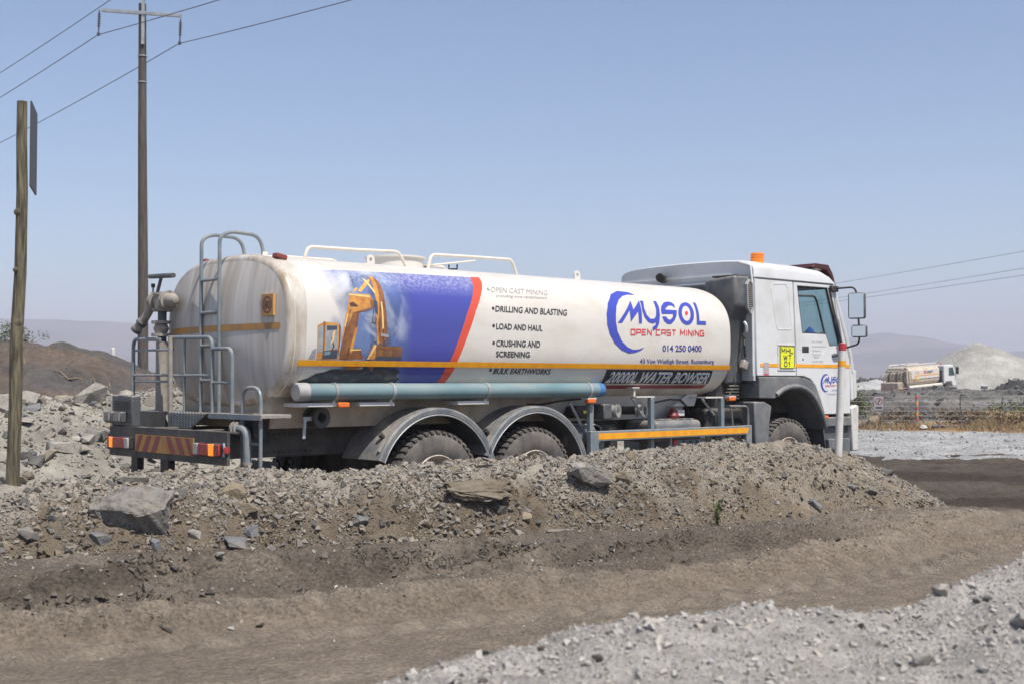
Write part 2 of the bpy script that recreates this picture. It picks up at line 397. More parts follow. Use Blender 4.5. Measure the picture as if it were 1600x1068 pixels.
C_dark = np.array([.135, .112, .090]); C_tan = np.array([.205, .168, .130]); C_wet_shade = np.array([.055, .044, .035]); C_pale = np.array([.275, .232, .183])
def mixc(c, c2, t): return c * (1 - t[..., None]) + c2 * t[..., None]
cc = np.broadcast_to(C_dark, X.shape + (3,))
cc = mixc(cc, C_wet_shade, .4 * sst(.12, .0, np.abs(d1 + .05 * q2 * 3)) * sst(-.2, .2, q + .2)); cc = mixc(cc, C_tan, sst(.55, -.05, d2 + .3 * q)); cc = mixc(cc, C_pale, .65 * sst(.05, .45, q + q2 * .3) * sst(-.1, .4, d2))  # dark band along the upper rut paints in the shade of its crumbled cracks
cc = mixc(cc, C_pale, .5 * sst(2.2, 3.6, X) * sst(-.1, .3, d2) * sst(14.5, 12, Y))
for c0, w0 in ((-.28, .13), (.24, .12), (-1.25, .22)): cc = mixc(cc, C_pale, .75 * np.exp(-((d2 - c0 + .12 * q) / w0) ** 2) * np.clip(.6 + q2, .1, 1))
far = sst(14.2, 16.5, Y + .8 * q)
cf = mixc(np.broadcast_to(C_dark * .72, X.shape + (3,)), C_wet_shade, sst(-.25, .2, fbm(X * .18, Y * .9, 50, 4)))
cf = mixc(cf, C_tan, .7 * sst(.12, .4, fbm(X * .15 + 5, Y * .7, 57, 3)))
cc = cc * (1 - far[..., None]) + cf * far[..., None]
V = np.stack([X, Y, Z], -1).reshape(-1, 3)
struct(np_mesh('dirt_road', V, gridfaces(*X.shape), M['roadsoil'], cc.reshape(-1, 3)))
# truck yard floor behind the berm
xs = np.arange(-30, -6.9, .5); ys = np.arange(4.6, 27, .5)
struct(MB().grid(2, 2, lambda i, j: (-40 + 33.2 * j, 4 + 30 * i, -.03)).build('yard_floor', mat('yard_soil', (.19, .165, .135), .95, col2=(.13, .11, .09), scale=.8, bump=.03, bscale=9), smooth=0))

# berm in front of the truck: crest line and foot line
PX = [-60, 0, 200, 400, 560, 685, 800, 900, 960, 1050, 1150, 1250, 1310, 1350, 1400, 1450, 1490]
CR = [(-4., 9.23, .87), (-3.76, 9.33, .87), (-2.94, 9.73, .88), (-2.02, 10.03, .9), (-1.26, 10.43, .9), (-.62, 10.73, .91), (0, 11.13, .93), (.58, 11.53, .94), (.95, 11.82, .98), (1.55, 12.32, .99), (2.28, 12.92, .97), (3.09, 13.63, .93), (3.61, 14.03, .87), (3.94, 14.23, .73), (4.3, 14.24, .58), (4.66, 14.15, .33), (4.98, 14.05, .12)]
FPX = [-60, 0, 200, 400, 600, 800, 1000, 1200, 1300, 1400, 1490]
FT = [(-3.45, 7.8, .27), (-3.22, 8., .27), (-2.59, 8.58, .26), (-1.83, 9.08, .25), (-.95, 9.47, .24), (0, 10.13, .22), (1.08, 10.75, .19), (2.31, 11.49, .15), (3.03, 12.07, .12), (3.9, 12.92, .08), (4.91, 14.14, .05)]
PX = [-500] + PX; CR = [(-6.3, 8.1, .86)] + CR; FPX = [-500] + FPX; FT = [(-5.2, 6.4, .28)] + FT
def ip(px, P, T): return np.stack([np.interp(px, P, [t[k] for t in T]) for k in range(3)], -1)
G_T = [0, .10, .22, .40, .55, .75, .9, 1.0]; G_Z = [0, .10, .27, .56, .74, .88, .96, 1.0]
def berm_pt(px, v):      # v: 0 foot, 1 crest, up to 2 back toe, below 0 skirt
    px = np.asarray(px, float); v = np.asarray(v, float)
    c = ip(px, PX, CR); f = ip(px, FPX, FT)
    # smooth the polyline kinks a little
    for dd in (25, -25): c = c + ip(px + dd, PX, CR); f = f + ip(px + dd, FPX, FT)
    c /= 3; f /= 3
    n = np.stack([np.full(px.shape, -.534), np.full(px.shape, .845)], -1)
    back = np.clip(v - 1, 0, 1.3)
    t = np.clip(v, -.3, 1)
    xy = f[:, :2] + (c[:, :2] - f[:, :2]) * t[:, None] + n * (back * 1.0)[:, None]
    gz = np.interp(t, [-.3] + G_T, [-.12] + G_Z)
    z = f[:, 2] + (c[:, 2] - f[:, 2]) * gz
    z = z * (1 - sst(0., 1.1, back)) - .08 * sst(.8, 1.2, back) - .05 * sst(-.02, -.25, v)
    x, y = xy[:, 0], xy[:, 1]; h = np.clip(c[:, 2] * 1.3, .0, 1)
    face = sst(.0, .12, v) * sst(.95, .5, v)
    z = z + h * (.075 * fbm(x * 1.4, y * 1.4, 21, 3) * sst(0, .2, v) + (.045 + .085 * face) * fbm(x * 4.5, y * 4.5, 22, 4)
                 + .035 * np.abs(vn(x * 13, y * 13, 23)) + .016 * vn(x * 27, y * 27, 24) - .02)
    led = np.clip(fbm(x * 1.1 + 3, y * 1.1, 27, 3) + .1, 0, .5)
    z = z + h * .13 * led * sst(.30, .36, v + .12 * vn(x * 5, y * 5, 28)) * sst(.95, .6, v)
    return np.stack([x, y, z], -1)
nu, nv = 760, 190
U, Vv = np.meshgrid(np.linspace(-420, 1512, nu), np.linspace(-.25, 2.05, nv), indexing='ij')
V = berm_pt(U.ravel(), Vv.ravel()); x, y = V[:, 0], V[:, 1]; v = Vv.ravel()
q = fbm(x * 1.3, y * 1.3, 60, 5); q2 = fbm(x * 5, y * 5, 61, 4)
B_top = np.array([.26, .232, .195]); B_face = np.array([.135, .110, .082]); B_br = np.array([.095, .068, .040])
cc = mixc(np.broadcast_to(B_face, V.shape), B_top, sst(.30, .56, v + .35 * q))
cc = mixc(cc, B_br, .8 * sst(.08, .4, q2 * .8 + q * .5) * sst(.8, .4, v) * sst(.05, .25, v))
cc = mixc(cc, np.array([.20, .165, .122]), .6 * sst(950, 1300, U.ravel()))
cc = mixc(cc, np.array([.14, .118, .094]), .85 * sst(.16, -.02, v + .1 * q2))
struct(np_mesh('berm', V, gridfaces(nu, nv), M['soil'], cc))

# rocks: convex angular lumps
def hull(seed, n=13, s=(1, .8, .55)):
    rg = np.random.default_rng(seed); p = rg.normal(size=(n, 3)); p /= np.linalg.norm(p, axis=1)[:, None]
    p = np.sign(p) * np.abs(p) ** .8; p *= np.array(s) * rg.uniform(.75, 1.1, (n, 1))
    bm = bmesh.new(); [bm.verts.new(q) for q in p]; bmesh.ops.convex_hull(bm, input=bm.verts[:])
    for w in [w for w in bm.verts if not w.link_faces]: bm.verts.remove(w)
    bmesh.ops.triangulate(bm, faces=bm.faces); bm.verts.index_update()
    vv = np.array([w.co[:] for w in bm.verts]); ff = np.array([[w.index for w in f.verts] for f in bm.faces]); bm.free()
    nn = np.cross(vv[ff[:, 1]] - vv[ff[:, 0]], vv[ff[:, 2]] - vv[ff[:, 0]]); flip = (nn * vv[ff[:, 0]]).sum(1) < 0
    ff[flip] = ff[flip][:, ::-1]; return vv * .5, ff
HULLS = [hull(100 + k, rng.integers(9, 14), (1, random.uniform(.6, .95), random.uniform(.35, .8))) for k in range(26)]
PEB = [hull(200 + k, 7, (1, random.uniform(.65, .95), random.uniform(.4, .8))) for k in range(14)]
def rotm(n, tilt=.6):
    a = rng.uniform(0, 2 * np.pi, n); b = rng.normal(0, tilt, n); c = rng.normal(0, tilt, n)
    ca, sa, cb, sb, c_, s_ = np.cos(a), np.sin(a), np.cos(b), np.sin(b), np.cos(c), np.sin(c); z = np.zeros(n); o = np.ones(n)
    Rz = np.stack([ca, -sa, z, sa, ca, z, z, z, o], 1).reshape(n, 3, 3); Rx = np.stack([o, z, z, z, cb, -sb, z, sb, cb], 1).reshape(n, 3, 3)
    Ry = np.stack([c_, z, s_, z, o, z, -s_, z, c_], 1).reshape(n, 3, 3); return Rx @ Ry @ Rz
def stones(name, P, size, cols, label, cat, hulls=PEB, tilt=.5, sink=.15):
    n = len(P); Rm = rotm(n, tilt); k = rng.integers(0, len(hulls), n); AV = []; AF = []; AC = []; off = 0
    for h in range(len(hulls)):
        i = np.where(k == h)[0]
        if not len(i): continue
        vv, ff = hulls[h]
        w = np.einsum('nij,vj->nvi', Rm[i], vv) * size[i][:, None, None] + P[i][:, None, :]
        w[:, :, 2] += (size[i] * (.25 - sink))[:, None]
        AV.append(w.reshape(-1, 3)); AF.append((ff[None] + (np.arange(len(i)) * len(vv))[:, None, None] + off).reshape(-1, 3))
        AC.append(np.repeat(cols[i], len(vv), 0)); off += len(i) * len(vv)
    o = np_mesh(name, np.concatenate(AV), np.concatenate(AF), M['stone'], np.concatenate(AC), smooth=False, kind='stuff')
    o['label'] = label; o['category'] = cat; return o
PAL = np.array([[.33, .315, .29], [.27, .26, .245], [.20, .205, .215], [.36, .34, .31], [.15, .165, .19], [.28, .23, .165], [.22, .19, .155], [.42, .405, .38], [.31, .27, .21]])
PAL = PAL * np.array([.86, .82, .77])
PALP = np.array([.2, .18, .13, .13, .05, .09, .1, .06, .06])
def pick(n, base=None, amt=0., p=PALP):
    c = PAL[rng.choice(len(PAL), n, p=p / p.sum())] * rng.uniform(.8, 1.2, (n, 1))
    if base is not None: c = c * (1 - amt) + np.asarray(base) * amt
    return c
n = 66000; px = rng.uniform(-330, 1470, n); v = np.clip(rng.beta(1.25, 1.1, n) * 1.12 - .02, 0, 1.12)
sz = np.clip(.014 + rng.pareto(2.2, n) * .014, .010, .085) * np.where(px > 1000, .8, 1)
keep = vn(px * .012, v * 3, 70) + .6 * vn(px * .05, v * 9, 71) > -.34
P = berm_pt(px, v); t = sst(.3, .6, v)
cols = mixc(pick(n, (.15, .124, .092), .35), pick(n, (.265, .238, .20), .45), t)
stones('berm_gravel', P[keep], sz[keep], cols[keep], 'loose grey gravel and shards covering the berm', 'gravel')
n = 9000; px = rng.uniform(-330, 1470, n); v = np.clip(rng.normal(.35, .2, n), 0, .95); keep = vn(px * .02, v * 4, 74) > -.12
stones('berm_clods', berm_pt(px, v)[keep], np.clip(.015 + rng.pareto(2.2, n) * .014, .015, .09)[keep], pick(n, (.125, .10, .072), .88)[keep], 'brown soil clods on the berm face', 'clods')
# crumbled edge of the upper rut
n = 26000; k = rng.integers(1, len(RUT1) - 1, n); t = rng.uniform(0, 1, n); R1 = np.array(RUT1); p = R1[k] * (1 - t[:, None]) + R1[k + 1 - (k == len(RUT1) - 1)] * t[:, None]
w = rng.choice([.09, .34], n, p=[.35, .65]); x = p[:, 0] + rng.normal(-.03, 1, n) * w; y = p[:, 1] + rng.normal(.03, 1, n) * w
ra = x * .80 + y * .60; rb = -x * .60 + y * .80; keep = np.abs(fbm(ra * .55, rb * 3.2, 76, 4)) < .075 + .08 * (w < .2)
stones('road_clods', np.stack([x, y, road_h(x, y)], 1)[keep], np.clip(.012 + rng.pareto(2.3, n) * .013, .01, .085)[keep], pick(n, (.10, .084, .068), .88)[keep], 'crumbled soil clods along the wheel rut', 'clods', sink=.2)
# pebbles on the road
n = 24000; x = rng.uniform(-5, 6, n); y = rng.uniform(5, 14, n); d2, _ = polydist(x, y, RUT2); b = (x + .62) * -.534 + (y - 10.73) * .845
k = (rng.uniform(0, 1, n) < np.where(d2 > .2, 1, .07)) & (b < -.7); x, y = x[k], y[k]
P = np.stack([x, y, road_h(x, y)], 1); stones('road_pebbles', P, np.clip(.009 + rng.pareto(2.4, len(x)) * .006, .006, .045), pick(len(x), (.42, .40, .37), .45), 'small pebbles scattered on the dirt road', 'pebbles', sink=.1)

# crushed-rock heap close to the camera
HC = [(-1.2, 3.2, .55), (-.7, 3.4, .66), (-.4, 3.63, .74), (.16, 3.93, .83), (.51, 4.02, .85), (.83, 4.12, .87), (1.25, 4.23, .83), (1.56, 4.42, .91), (1.86, 4.62, .95), (2.6, 5.0, 1.02), (3.6, 5.5, 1.05), (4.8, 6.0, 1.0), (6.0, 6.3, .55), (7.2, 6.4, -.1)]
def heap_h(x, y):
    cy = np.interp(x, [p[0] for p in HC], [p[1] for p in HC]); cz = np.interp(x, [p[0] for p in HC], [p[2] for p in HC])
    d = y - cy
    z = cz + np.where(d < 0, .16 * d, -.75 * d) + .05 * fbm(x * 2.2, y * 2.2, 80, 4) + .03 * fbm(x * 9, y * 9, 81, 3)
    return z - .9 * sst(-.6, -1.5, x)
xs = np.concatenate([np.arange(-1.6, 2.8, .02), np.arange(2.8, 7.4, .05)]); ys = np.concatenate([np.arange(1.0, 2.6, .08), np.arange(2.6, 5.4, .02), np.arange(5.4, 8.4, .06)]); X, Y = np.meshgrid(xs, ys); Z = heap_h(X, Y)
cc = np.array([.39, .37, .345]) * (1 + .35 * fbm(X * 6, Y * 6, 83, 4)[..., None])
struct(np_mesh('rock_heap', np.stack([X, Y, Z], -1).reshape(-1, 3), gridfaces(*X.shape), M['heapsoil'], cc.reshape(-1, 3)))
n = 38000; x = -1.1 + 7 * rng.uniform(0, 1, n) ** 1.35; cy = np.interp(x, [p[0] for p in HC], [p[1] for p in HC]); y = cy + rng.uniform(-1.6, .35, n)
P = np.stack([x, y, heap_h(x, y)], 1)
stones('heap_gravel', P, np.clip(.010 + rng.pareto(2.4, n) * .008, .008, .045), pick(n, (.46, .44, .41), .62), 'pale crushed stone covering the foreground heap', 'gravel')

# rubble bank behind the truck (runs beside it)
TO = np.array([-1.5192, 13.6593]); TA = R(42.2); TD = np.array([math.cos(TA), math.sin(TA)]); TL = np.array([-TD[1], TD[0]])
def bank_h(a, b):
    cr = 1.42 + .16 * fbm(a * .5, b * 0, 90, 3) - .5 * sst(3.5, 8, a)
    z = cr * np.where(b < 7, sst(3.1, 7.2, b), 1 - .6 * sst(7.3, 11, b))
    return z + .16 * fbm(a * .9, b * .9, 91, 4) + .07 * np.abs(vn(a * 3.6, b * 3.6, 93)) + .03 * fbm(a * 9, b * 9, 94, 2) - .05
a_ = np.arange(-10, 10, .06); b_ = np.arange(2.9, 11, .06); A_, B_ = np.meshgrid(a_, b_); Z = bank_h(A_, B_)
def bw(a, b): return TO[0] + TD[0] * a + TL[0] * b, TO[1] + TD[1] * a + TL[1] * b
X, Y = bw(A_, B_); cc = np.array([.265, .25, .215]) * (1 + .5 * fbm(A_ * 2, B_ * 2, 95, 4)[..., None])
struct(np_mesh('rubble_bank', np.stack([X, Y, Z], -1).reshape(-1, 3), gridfaces(*X.shape), M['soil'], cc.reshape(-1, 3)))
n = 15000; a = rng.uniform(-9, 6, n); b = rng.uniform(3, 8, n); x, y = bw(a, b)
P = np.stack([x, y, bank_h(a, b)], 1)
stones('bank_rubble', P, np.clip(.035 + rng.pareto(2.0, n) * .03, .03, .30), pick(n, (.30, .29, .26), .3), 'jumbled grey rubble covering the bank behind the truck', 'rubble', hulls=HULLS)

def blob(name, x0, x1, y0, y1, step, hf, cf, m):
    xs = np.arange(x0, x1, step); ys = np.arange(y0, y1, step); X, Y = np.meshgrid(xs, ys); Z = hf(X, Y); c = cf(X, Y, Z)
    return struct(np_mesh(name, np.stack([X, Y, Z], -1).reshape(-1, 3), gridfaces(*X.shape), m, c.reshape(-1, 3)))
# dark spoil mound, left
def mound_h(x, y):
    c = np.interp(x, [-40, -26, -19, -17, -15.6, -14, -12, -9, -4, 2], [2.75, 3.0, 3.0, 3.02, 3.0, 2.6, 1.8, .9, .2, -.2])
    return c * np.exp(-((y - 44) / 4.6) ** 2) * 1.0 + .2 * fbm(x * .5, y * .5, 101, 4) + .22 * fbm(x * 1.8, y * 1.8, 102, 5) - .12
def mound_c(x, y, z):
    q = fbm(x * .35, y * .35 + z, 103, 4); c = np.broadcast_to(np.array([.095, .088, .082]), x.shape + (3,))
    return mixc(c, np.array([.135, .10, .077]), .7 * sst(.05, .4, q + .25 * sst(1.9, .8, z)))
blob('spoil_mound', -34, 2, 33, 56, .14, mound_h, mound_c, M['soilfar'])

# pale gravel apron right of the truck
def gy_h(x, y):
    near = 29.8 - .48 * x + .0105 * (x - 7) ** 2; near = np.maximum(near, 24.0 - .02 * x)
    farb = np.where(x < 9, 41.5, 41.5 - .75 * (x - 10.5)); farb = np.maximum(farb, 33.5)
    e = np.minimum(y - near + 2.2 * fbm(x * .22, y * .5, 110, 5), farb - y + .4 * fbm(x * .9, y * .9, 111, 3))
    return -.09 + .13 * sst(-.2, .9, e) + .16 * np.exp(-((y - 30) / 2.2) ** 2) * np.clip(fbm(x * .35, y * .4, 112, 3) + .3, 0, 1) * sst(0, 1, e) + .07 * fbm(x * 2.4, y * 2.4, 113, 4) * sst(0, .6, e)
blob('gravel_apron', 2, 30, 21, 44, .08, gy_h, lambda x, y, z: np.array([.33, .33, .325]) * (1 + .3 * fbm(x * 1.3, y * 1.3, 114, 4)[..., None]), soil('apron_gravel', .03, 22.))
n = 12000; x = rng.uniform(3, 22, n); y = rng.uniform(24.5, 40, n); z = gy_h(x, y); k = z > .02
stones('apron_stones', np.stack([x, y, z], 1)[k], np.clip(.03 + rng.pareto(2.4, n) * .02, .02, .16)[k], pick(n, (.34, .34, .34), .6)[k], 'pale stones strewn over the gravel apron', 'stones')
# verge under the fence
def verge_h(x, y):
    yc = 42.5 - .12 * np.maximum(x - 10.5, 0)
    return .10 * np.exp(-((y - yc) / 3.2) ** 4) + .05 * fbm(x * .8, y * .8, 120, 3) - .04
blob('grass_verge', 4, 34, 33, 52, .25, verge_h, lambda x, y, z: np.array([.25, .17, .095]) * (1 + .5 * fbm(x * .9, y * .9, 121, 4)[..., None]), M['soil'])
# long grey bank behind the fence
def gb_h(x, y):
    cr = 1.05 + .12 * fbm(x * .12, y * 0, 130, 3)
    return cr * sst(54, 60, y) + .10 * fbm(x * .5, y * .5, 131, 4) + .3 * np.abs(fbm(x * 1.1, y * 1.1, 132, 4)) * sst(54, 57, y) - .1 - .5 * sst(62, 68, y) * 0
def gb_c(x, y, z):
    c = np.broadcast_to(np.array([.135, .13, .122]), x.shape + (3,)); c = mixc(c, np.array([.075, .072, .07]), sst(.0, .35, fbm(x * .6, y * .6, 133, 4)))
    return mixc(c, np.array([.3, .29, .27]), .8 * np.maximum(np.exp(-((y - 61.) / .45) ** 2), .6 * np.exp(-((y - 57.8 - .5 * fbm(x * .1, y * 0, 7, 2)) / .3) ** 2)))
blob('grey_bank', 6, 60, 52, 70, .2, gb_h, gb_c, M['soilfar'])
# dark rubble mounds in front of the far tanker
def dm_h(x, y):
    c = np.interp(x, [20, 28, 30.7, 31.7, 32.9, 33.7, 34.6, 36.5, 37.6, 38.5, 39.1, 40, 42, 48, 70], [.1, .1, .3, .6, 1.0, .95, .75, .5, .8, 1.2, 1.7, 1.3, 1.2, 1.4, 1.4])
    return c * np.exp(-((y - 98) / 6.5) ** 2) + .45 * np.abs(fbm(x * .55, y * .55, 140, 4)) * np.exp(-((y - 98) / 8) ** 2) + .2 * fbm(x * 1.6, y * 1.6, 142, 4) - .1
blob('dark_rubble', 14, 80, 80, 114, .3, dm_h, lambda x, y, z: np.array([.085, .083, .08]) * (1 + .8 * fbm(x * .5, y * .5, 141, 5)[..., None]), M['soilfar'])
n = 2600; x = rng.uniform(24, 50, n); y = rng.uniform(90, 101, n)
stones('dark_rubble_stones', np.stack([x, y, dm_h(x, y)], 1), np.clip(.12 + rng.pareto(2.2, n) * .1, .1, .8), pick(n, (.085, .083, .08), .85), 'dark broken rock in front of the far tanker', 'rubble', hulls=HULLS)
n = 2600; x = rng.uniform(9, 30, n); y = rng.uniform(53.5, 61, n)
stones('grey_bank_stones', np.stack([x, y, gb_h(x, y)], 1), np.clip(.06 + rng.pareto(2.2, n) * .06, .05, .5), pick(n, (.12, .115, .11), .75), 'loose grey stones on the bank behind the fence', 'stones')
# pale stockpiles
def heap2(cx, cy, h, rl, rr, ry):
    def f(x, y):
        dx = x - cx; r = np.sqrt(np.where(dx < 0, (dx / rl) ** 2, (dx / rr) ** 2) + ((y - cy) / ry) ** 2)
        return h * (1 - r) + .6 * fbm(x * .3, y * .3, 150, 6) * np.clip(1.3 - r, 0, 1) + .05 * h * np.exp(-(r / .12) ** 2) * -1
    return f
blob('stockpile', 38, 84, 140, 180, .4, heap2(58.6, 160, 7.0, 10.5, 14.5, 13), lambda x, y, z: np.array([.35, .34, .31]) * (1 + .4 * fbm(x * .35, z * .5 + y * .2, 151, 5)[..., None]), M['soilfar'])
blob('low_stockpile', 22, 60, 118, 150, .5, heap2(38.5, 134, 1.7, 9, 9, 9), lambda x, y, z: np.array([.42, .42, .41]) * (1 + .25 * fbm(x * .35, y * .4, 152, 4)[..., None]), M['soilfar'])
# far hills
SKX = [-900, -300, 0, 100, 200, 280, 400, 600, 900, 1250, 1335, 1360, 1385, 1410, 1440, 1475, 1500, 1540, 1600, 1700, 1900, 2500]
SKY_ = [510, 506, 499, 501, 505, 508, 520, 540, 548, 543, 528, 521, 517, 523, 525, 536, 545, 555, 548, 536, 541, 560]
def hill_h(x, y):
    px = 800 + x / 3000 * 1980; c = (594 - np.interp(px, SKX, SKY_)) / 1980 * 3000 + 1.6
    rise = np.where(y < 3000, np.clip((y - 1500) / 1500, 0, 1) ** 1.5, 1 - ((y - 3000) / 900) ** 2 * .9)
    return c * rise + 7 * fbm(x * .006, y * .006, 160, 5) * rise - 1
blob('far_hills', -2600, 2600, 1500, 3900, 20, hill_h, lambda x, y, z: mixc(np.broadcast_to(np.array([.15, .13, .11]), x.shape + (3,)), np.array([.085, .09, .06]), sst(-.1, .3, fbm(x * .004, y * .004, 161, 5))), M['hill'])
# haze: one even body of dusty air
hz = MB().box(-6000, 6000, -1500, 4200, -3, 175).build('haze', M['wire'], smooth=0); hz['kind'] = 'stuff'
hm = bpy.data.materials.new('dusty_air'); hm.use_nodes = True; ht = hm.node_tree; ht.nodes.remove(ht.nodes['Principled BSDF'])
pv = ht.nodes.new('ShaderNodeVolumePrincipled'); pv.inputs['Density'].default_value = .00052; pv.inputs['Color'].default_value = (.88, .87, 1.0, 1); pv.inputs['Anisotropy'].default_value = 0.
ht.links.new(pv.outputs[0], ht.nodes['Material Output'].inputs['Volume']); hz.data.materials.clear(); hz.data.materials.append(hm)

# print outlines on the tank side, metres in the truck's own frame (x, z)
D_CRES = [(3.074,2.602),(2.996,2.636),(2.816,2.641),(2.647,2.592),(2.514,2.483),(2.443,2.355),(2.436,2.231),(2.478,2.121),(2.557,2.024),(2.668,1.952),(2.799,1.914),(2.908,1.925),(2.999,1.951),(3.065,1.988),(2.961,1.963),(2.87,1.958),(2.776,1.985),(2.676,2.052),(2.604,2.161),(2.583,2.272),(2.6,2.36),(2.641,2.45),(2.726,2.53),(2.837,2.581),(2.954,2.604)]
D_LM = [(2.613,2.257),(2.922,2.529),(2.916,2.42),(3.08,2.538),(3.025,2.263),(2.976,2.262),(2.989,2.402),(2.836,2.275),(2.846,2.41),(2.688,2.26)]
D_LY = [(3.097,2.536),(3.151,2.536),(3.114,2.443),(3.13,2.366),(3.185,2.323),(3.253,2.325),(3.293,2.359),(3.324,2.438),(3.336,2.54),(3.39,2.542),(3.391,2.473),(3.367,2.375),(3.33,2.27),(3.286,2.211),(3.213,2.182),(3.211,2.226),(3.26,2.249),(3.28,2.284),(3.213,2.267),(3.14,2.283),(3.084,2.339),(3.07,2.415)]
D_LS = [(3.683,2.468),(3.65,2.497),(3.587,2.498),(3.511,2.465),(3.495,2.442),(3.703,2.443),(3.668,2.372),(3.62,2.318),(3.555,2.274),(3.49,2.268),(3.43,2.299),(3.401,2.356),(3.473,2.359),(3.499,2.33),(3.543,2.322),(3.596,2.356),(3.612,2.394),(3.405,2.386),(3.409,2.435),(3.447,2.489),(3.524,2.532),(3.605,2.546),(3.668,2.538),(3.696,2.512)]
D_LOo = [(4.01,2.413),(3.997,2.376),(3.978,2.342),(3.952,2.312),(3.921,2.289),(3.886,2.274),(3.848,2.269),(3.81,2.272),(3.776,2.285),(3.745,2.306),(3.724,2.334),(3.714,2.367),(3.715,2.402),(3.73,2.439),(3.759,2.474),(3.798,2.505),(3.843,2.529),(3.891,2.545),(3.934,2.552),(3.971,2.549),(3.996,2.536),(4.011,2.513),(4.018,2.484),(4.017,2.45)]
D_LOi = [(3.946,2.413),(3.936,2.389),(3.924,2.366),(3.908,2.346),(3.891,2.331),(3.87,2.321),(3.849,2.317),(3.828,2.32),(3.809,2.328),(3.794,2.343),(3.782,2.361),(3.778,2.383),(3.782,2.408),(3.792,2.432),(3.808,2.455),(3.829,2.475),(3.853,2.491),(3.88,2.502),(3.902,2.506),(3.924,2.504),(3.937,2.495),(3.947,2.48),(3.951,2.461),(3.95,2.438)]
D_DOT = [(3.9,2.416),(3.89,2.402),(3.876,2.392),(3.86,2.388),(3.848,2.391),(3.841,2.4),(3.842,2.414),(3.851,2.427),(3.867,2.438),(3.884,2.442),(3.897,2.439),(3.902,2.429)]
D_LL = [(4.083,2.556),(4.134,2.554),(4.087,2.326),(4.212,2.326),(4.205,2.279),(4.027,2.278)]
D_RED = [(2.831,2.123),(4.151,2.139),(2.836,2.196),(4.155,2.215)]
D_T1 = [(3.385,1.947),(4.111,1.953),(3.383,2.021),(4.109,2.031)]
D_T2 = [(3.005,1.804),(4.367,1.81),(2.996,1.854),(4.356,1.863)]
D_BAN = [(2.469,1.722),(4.376,1.726),(4.417,1.558),(2.472,1.586)]
D_BT = [(2.529,1.574),(4.383,1.568),(2.516,1.685),(4.318,1.688)]
D_RS = [(2.576,1.546),(4.376,1.549),(4.383,1.504),(2.624,1.511)]
D_Ba = [(0.75,2.529),(1.579,2.529),(0.796,2.586),(1.63,2.588),(0.739,2.559)]
D_Bb = [(0.806,2.479),(1.548,2.487),(0.82,2.507),(1.565,2.516)]
D_Bc = [(0.745,2.321),(1.797,2.312),(0.762,2.383),(1.818,2.38),(0.722,2.353)]
D_Bd = [(0.746,2.137),(1.415,2.134),(0.749,2.198),(1.42,2.196),(0.711,2.171)]
D_Be = [(0.747,1.96),(1.382,1.958),(0.748,2.021),(1.384,2.023),(0.711,1.993)]
D_Bf = [(0.754,1.851),(1.238,1.85),(0.749,1.91),(1.232,1.91)]
D_Bg = [(0.758,1.674),(1.603,1.67),(0.748,1.73),(1.59,1.727),(0.713,1.711)]
D_STR = [(0.457,1.797),(0.471,1.742),(4.709,1.791),(4.733,1.734)]
D_BLUE = [(-1.582,2.627),(-1.121,2.661),(-0.364,2.673),(0.626,2.688),(0.548,2.589),(0.465,2.461),(0.358,2.291),(0.146,1.815),(0.1,1.734),(0.055,1.581),(-0.604,1.553),(-1.609,1.582)]
D_REDB = [(0.626,2.688),(0.754,2.692),(0.711,2.631),(0.601,2.498),(0.479,2.325),(0.234,1.801),(0.207,1.698),(0.159,1.581),(0.055,1.581),(0.1,1.734),(0.146,1.815),(0.358,2.291),(0.465,2.461),(0.548,2.589)]
D_DARK = [(-1.609,1.596),(-1.428,1.69),(-1.034,1.733),(-0.521,1.737),(-0.474,1.567),(-1.115,1.554)]
D_boomA = [(-1.091,2.426),(-0.849,2.428),(-0.818,2.362),(-0.856,2.299),(-1.067,2.245),(-1.124,2.147),(-1.157,2.074),(-1.21,1.964),(-1.155,2.229)]
D_boomB = [(-1.0,2.248),(-1.067,2.245),(-1.157,2.074),(-1.218,1.801),(-1.114,1.838),(-1.025,2.114)]
D_stick = [(-0.726,2.608),(-0.69,2.56),(-0.681,2.453),(-0.686,2.33),(-0.678,2.049),(-0.676,1.946),(-0.769,1.954),(-0.783,2.158),(-0.77,2.214),(-0.739,2.451)]
D_stickH = [(-0.774,2.613),(-0.726,2.608),(-0.739,2.451),(-0.77,2.214),(-0.783,2.158),(-0.769,1.954),(-0.791,1.949),(-0.804,2.194),(-0.787,2.344),(-0.792,2.429)]
D_cyl = [(-0.988,2.453),(-0.854,2.556),(-0.791,2.584),(-0.796,2.562),(-0.946,2.446)]
D_xcab = [(-1.475,2.11),(-1.401,2.146),(-1.245,2.139),(-1.228,2.099),(-1.228,1.801),(-1.474,1.798)]
D_gl1 = [(-1.385,2.113),(-1.255,2.116),(-1.25,1.9),(-1.388,1.879)]
D_gl2 = [(-1.468,2.09),(-1.413,2.116),(-1.412,1.87),(-1.466,1.86)]
D_body = [(-1.119,1.902),(-0.986,1.909),(-0.941,1.804),(-1.228,1.801)]
D_bcyl = [(-1.052,2.095),(-1.02,2.105),(-1.082,1.857),(-1.117,1.865)]
D_bk1 = [(-0.902,1.804),(-0.832,1.953),(-0.803,1.944),(-0.8,1.805)]
D_bk2 = [(-0.803,1.944),(-0.489,1.931),(-0.478,1.818),(-0.8,1.805)]
D_track = [(-1.126,1.734),(-0.949,1.735),(-0.94,1.707),(-1.119,1.711)]
D_bk3 = [(-0.882,1.74),(-0.804,1.741),(-0.81,1.69)]

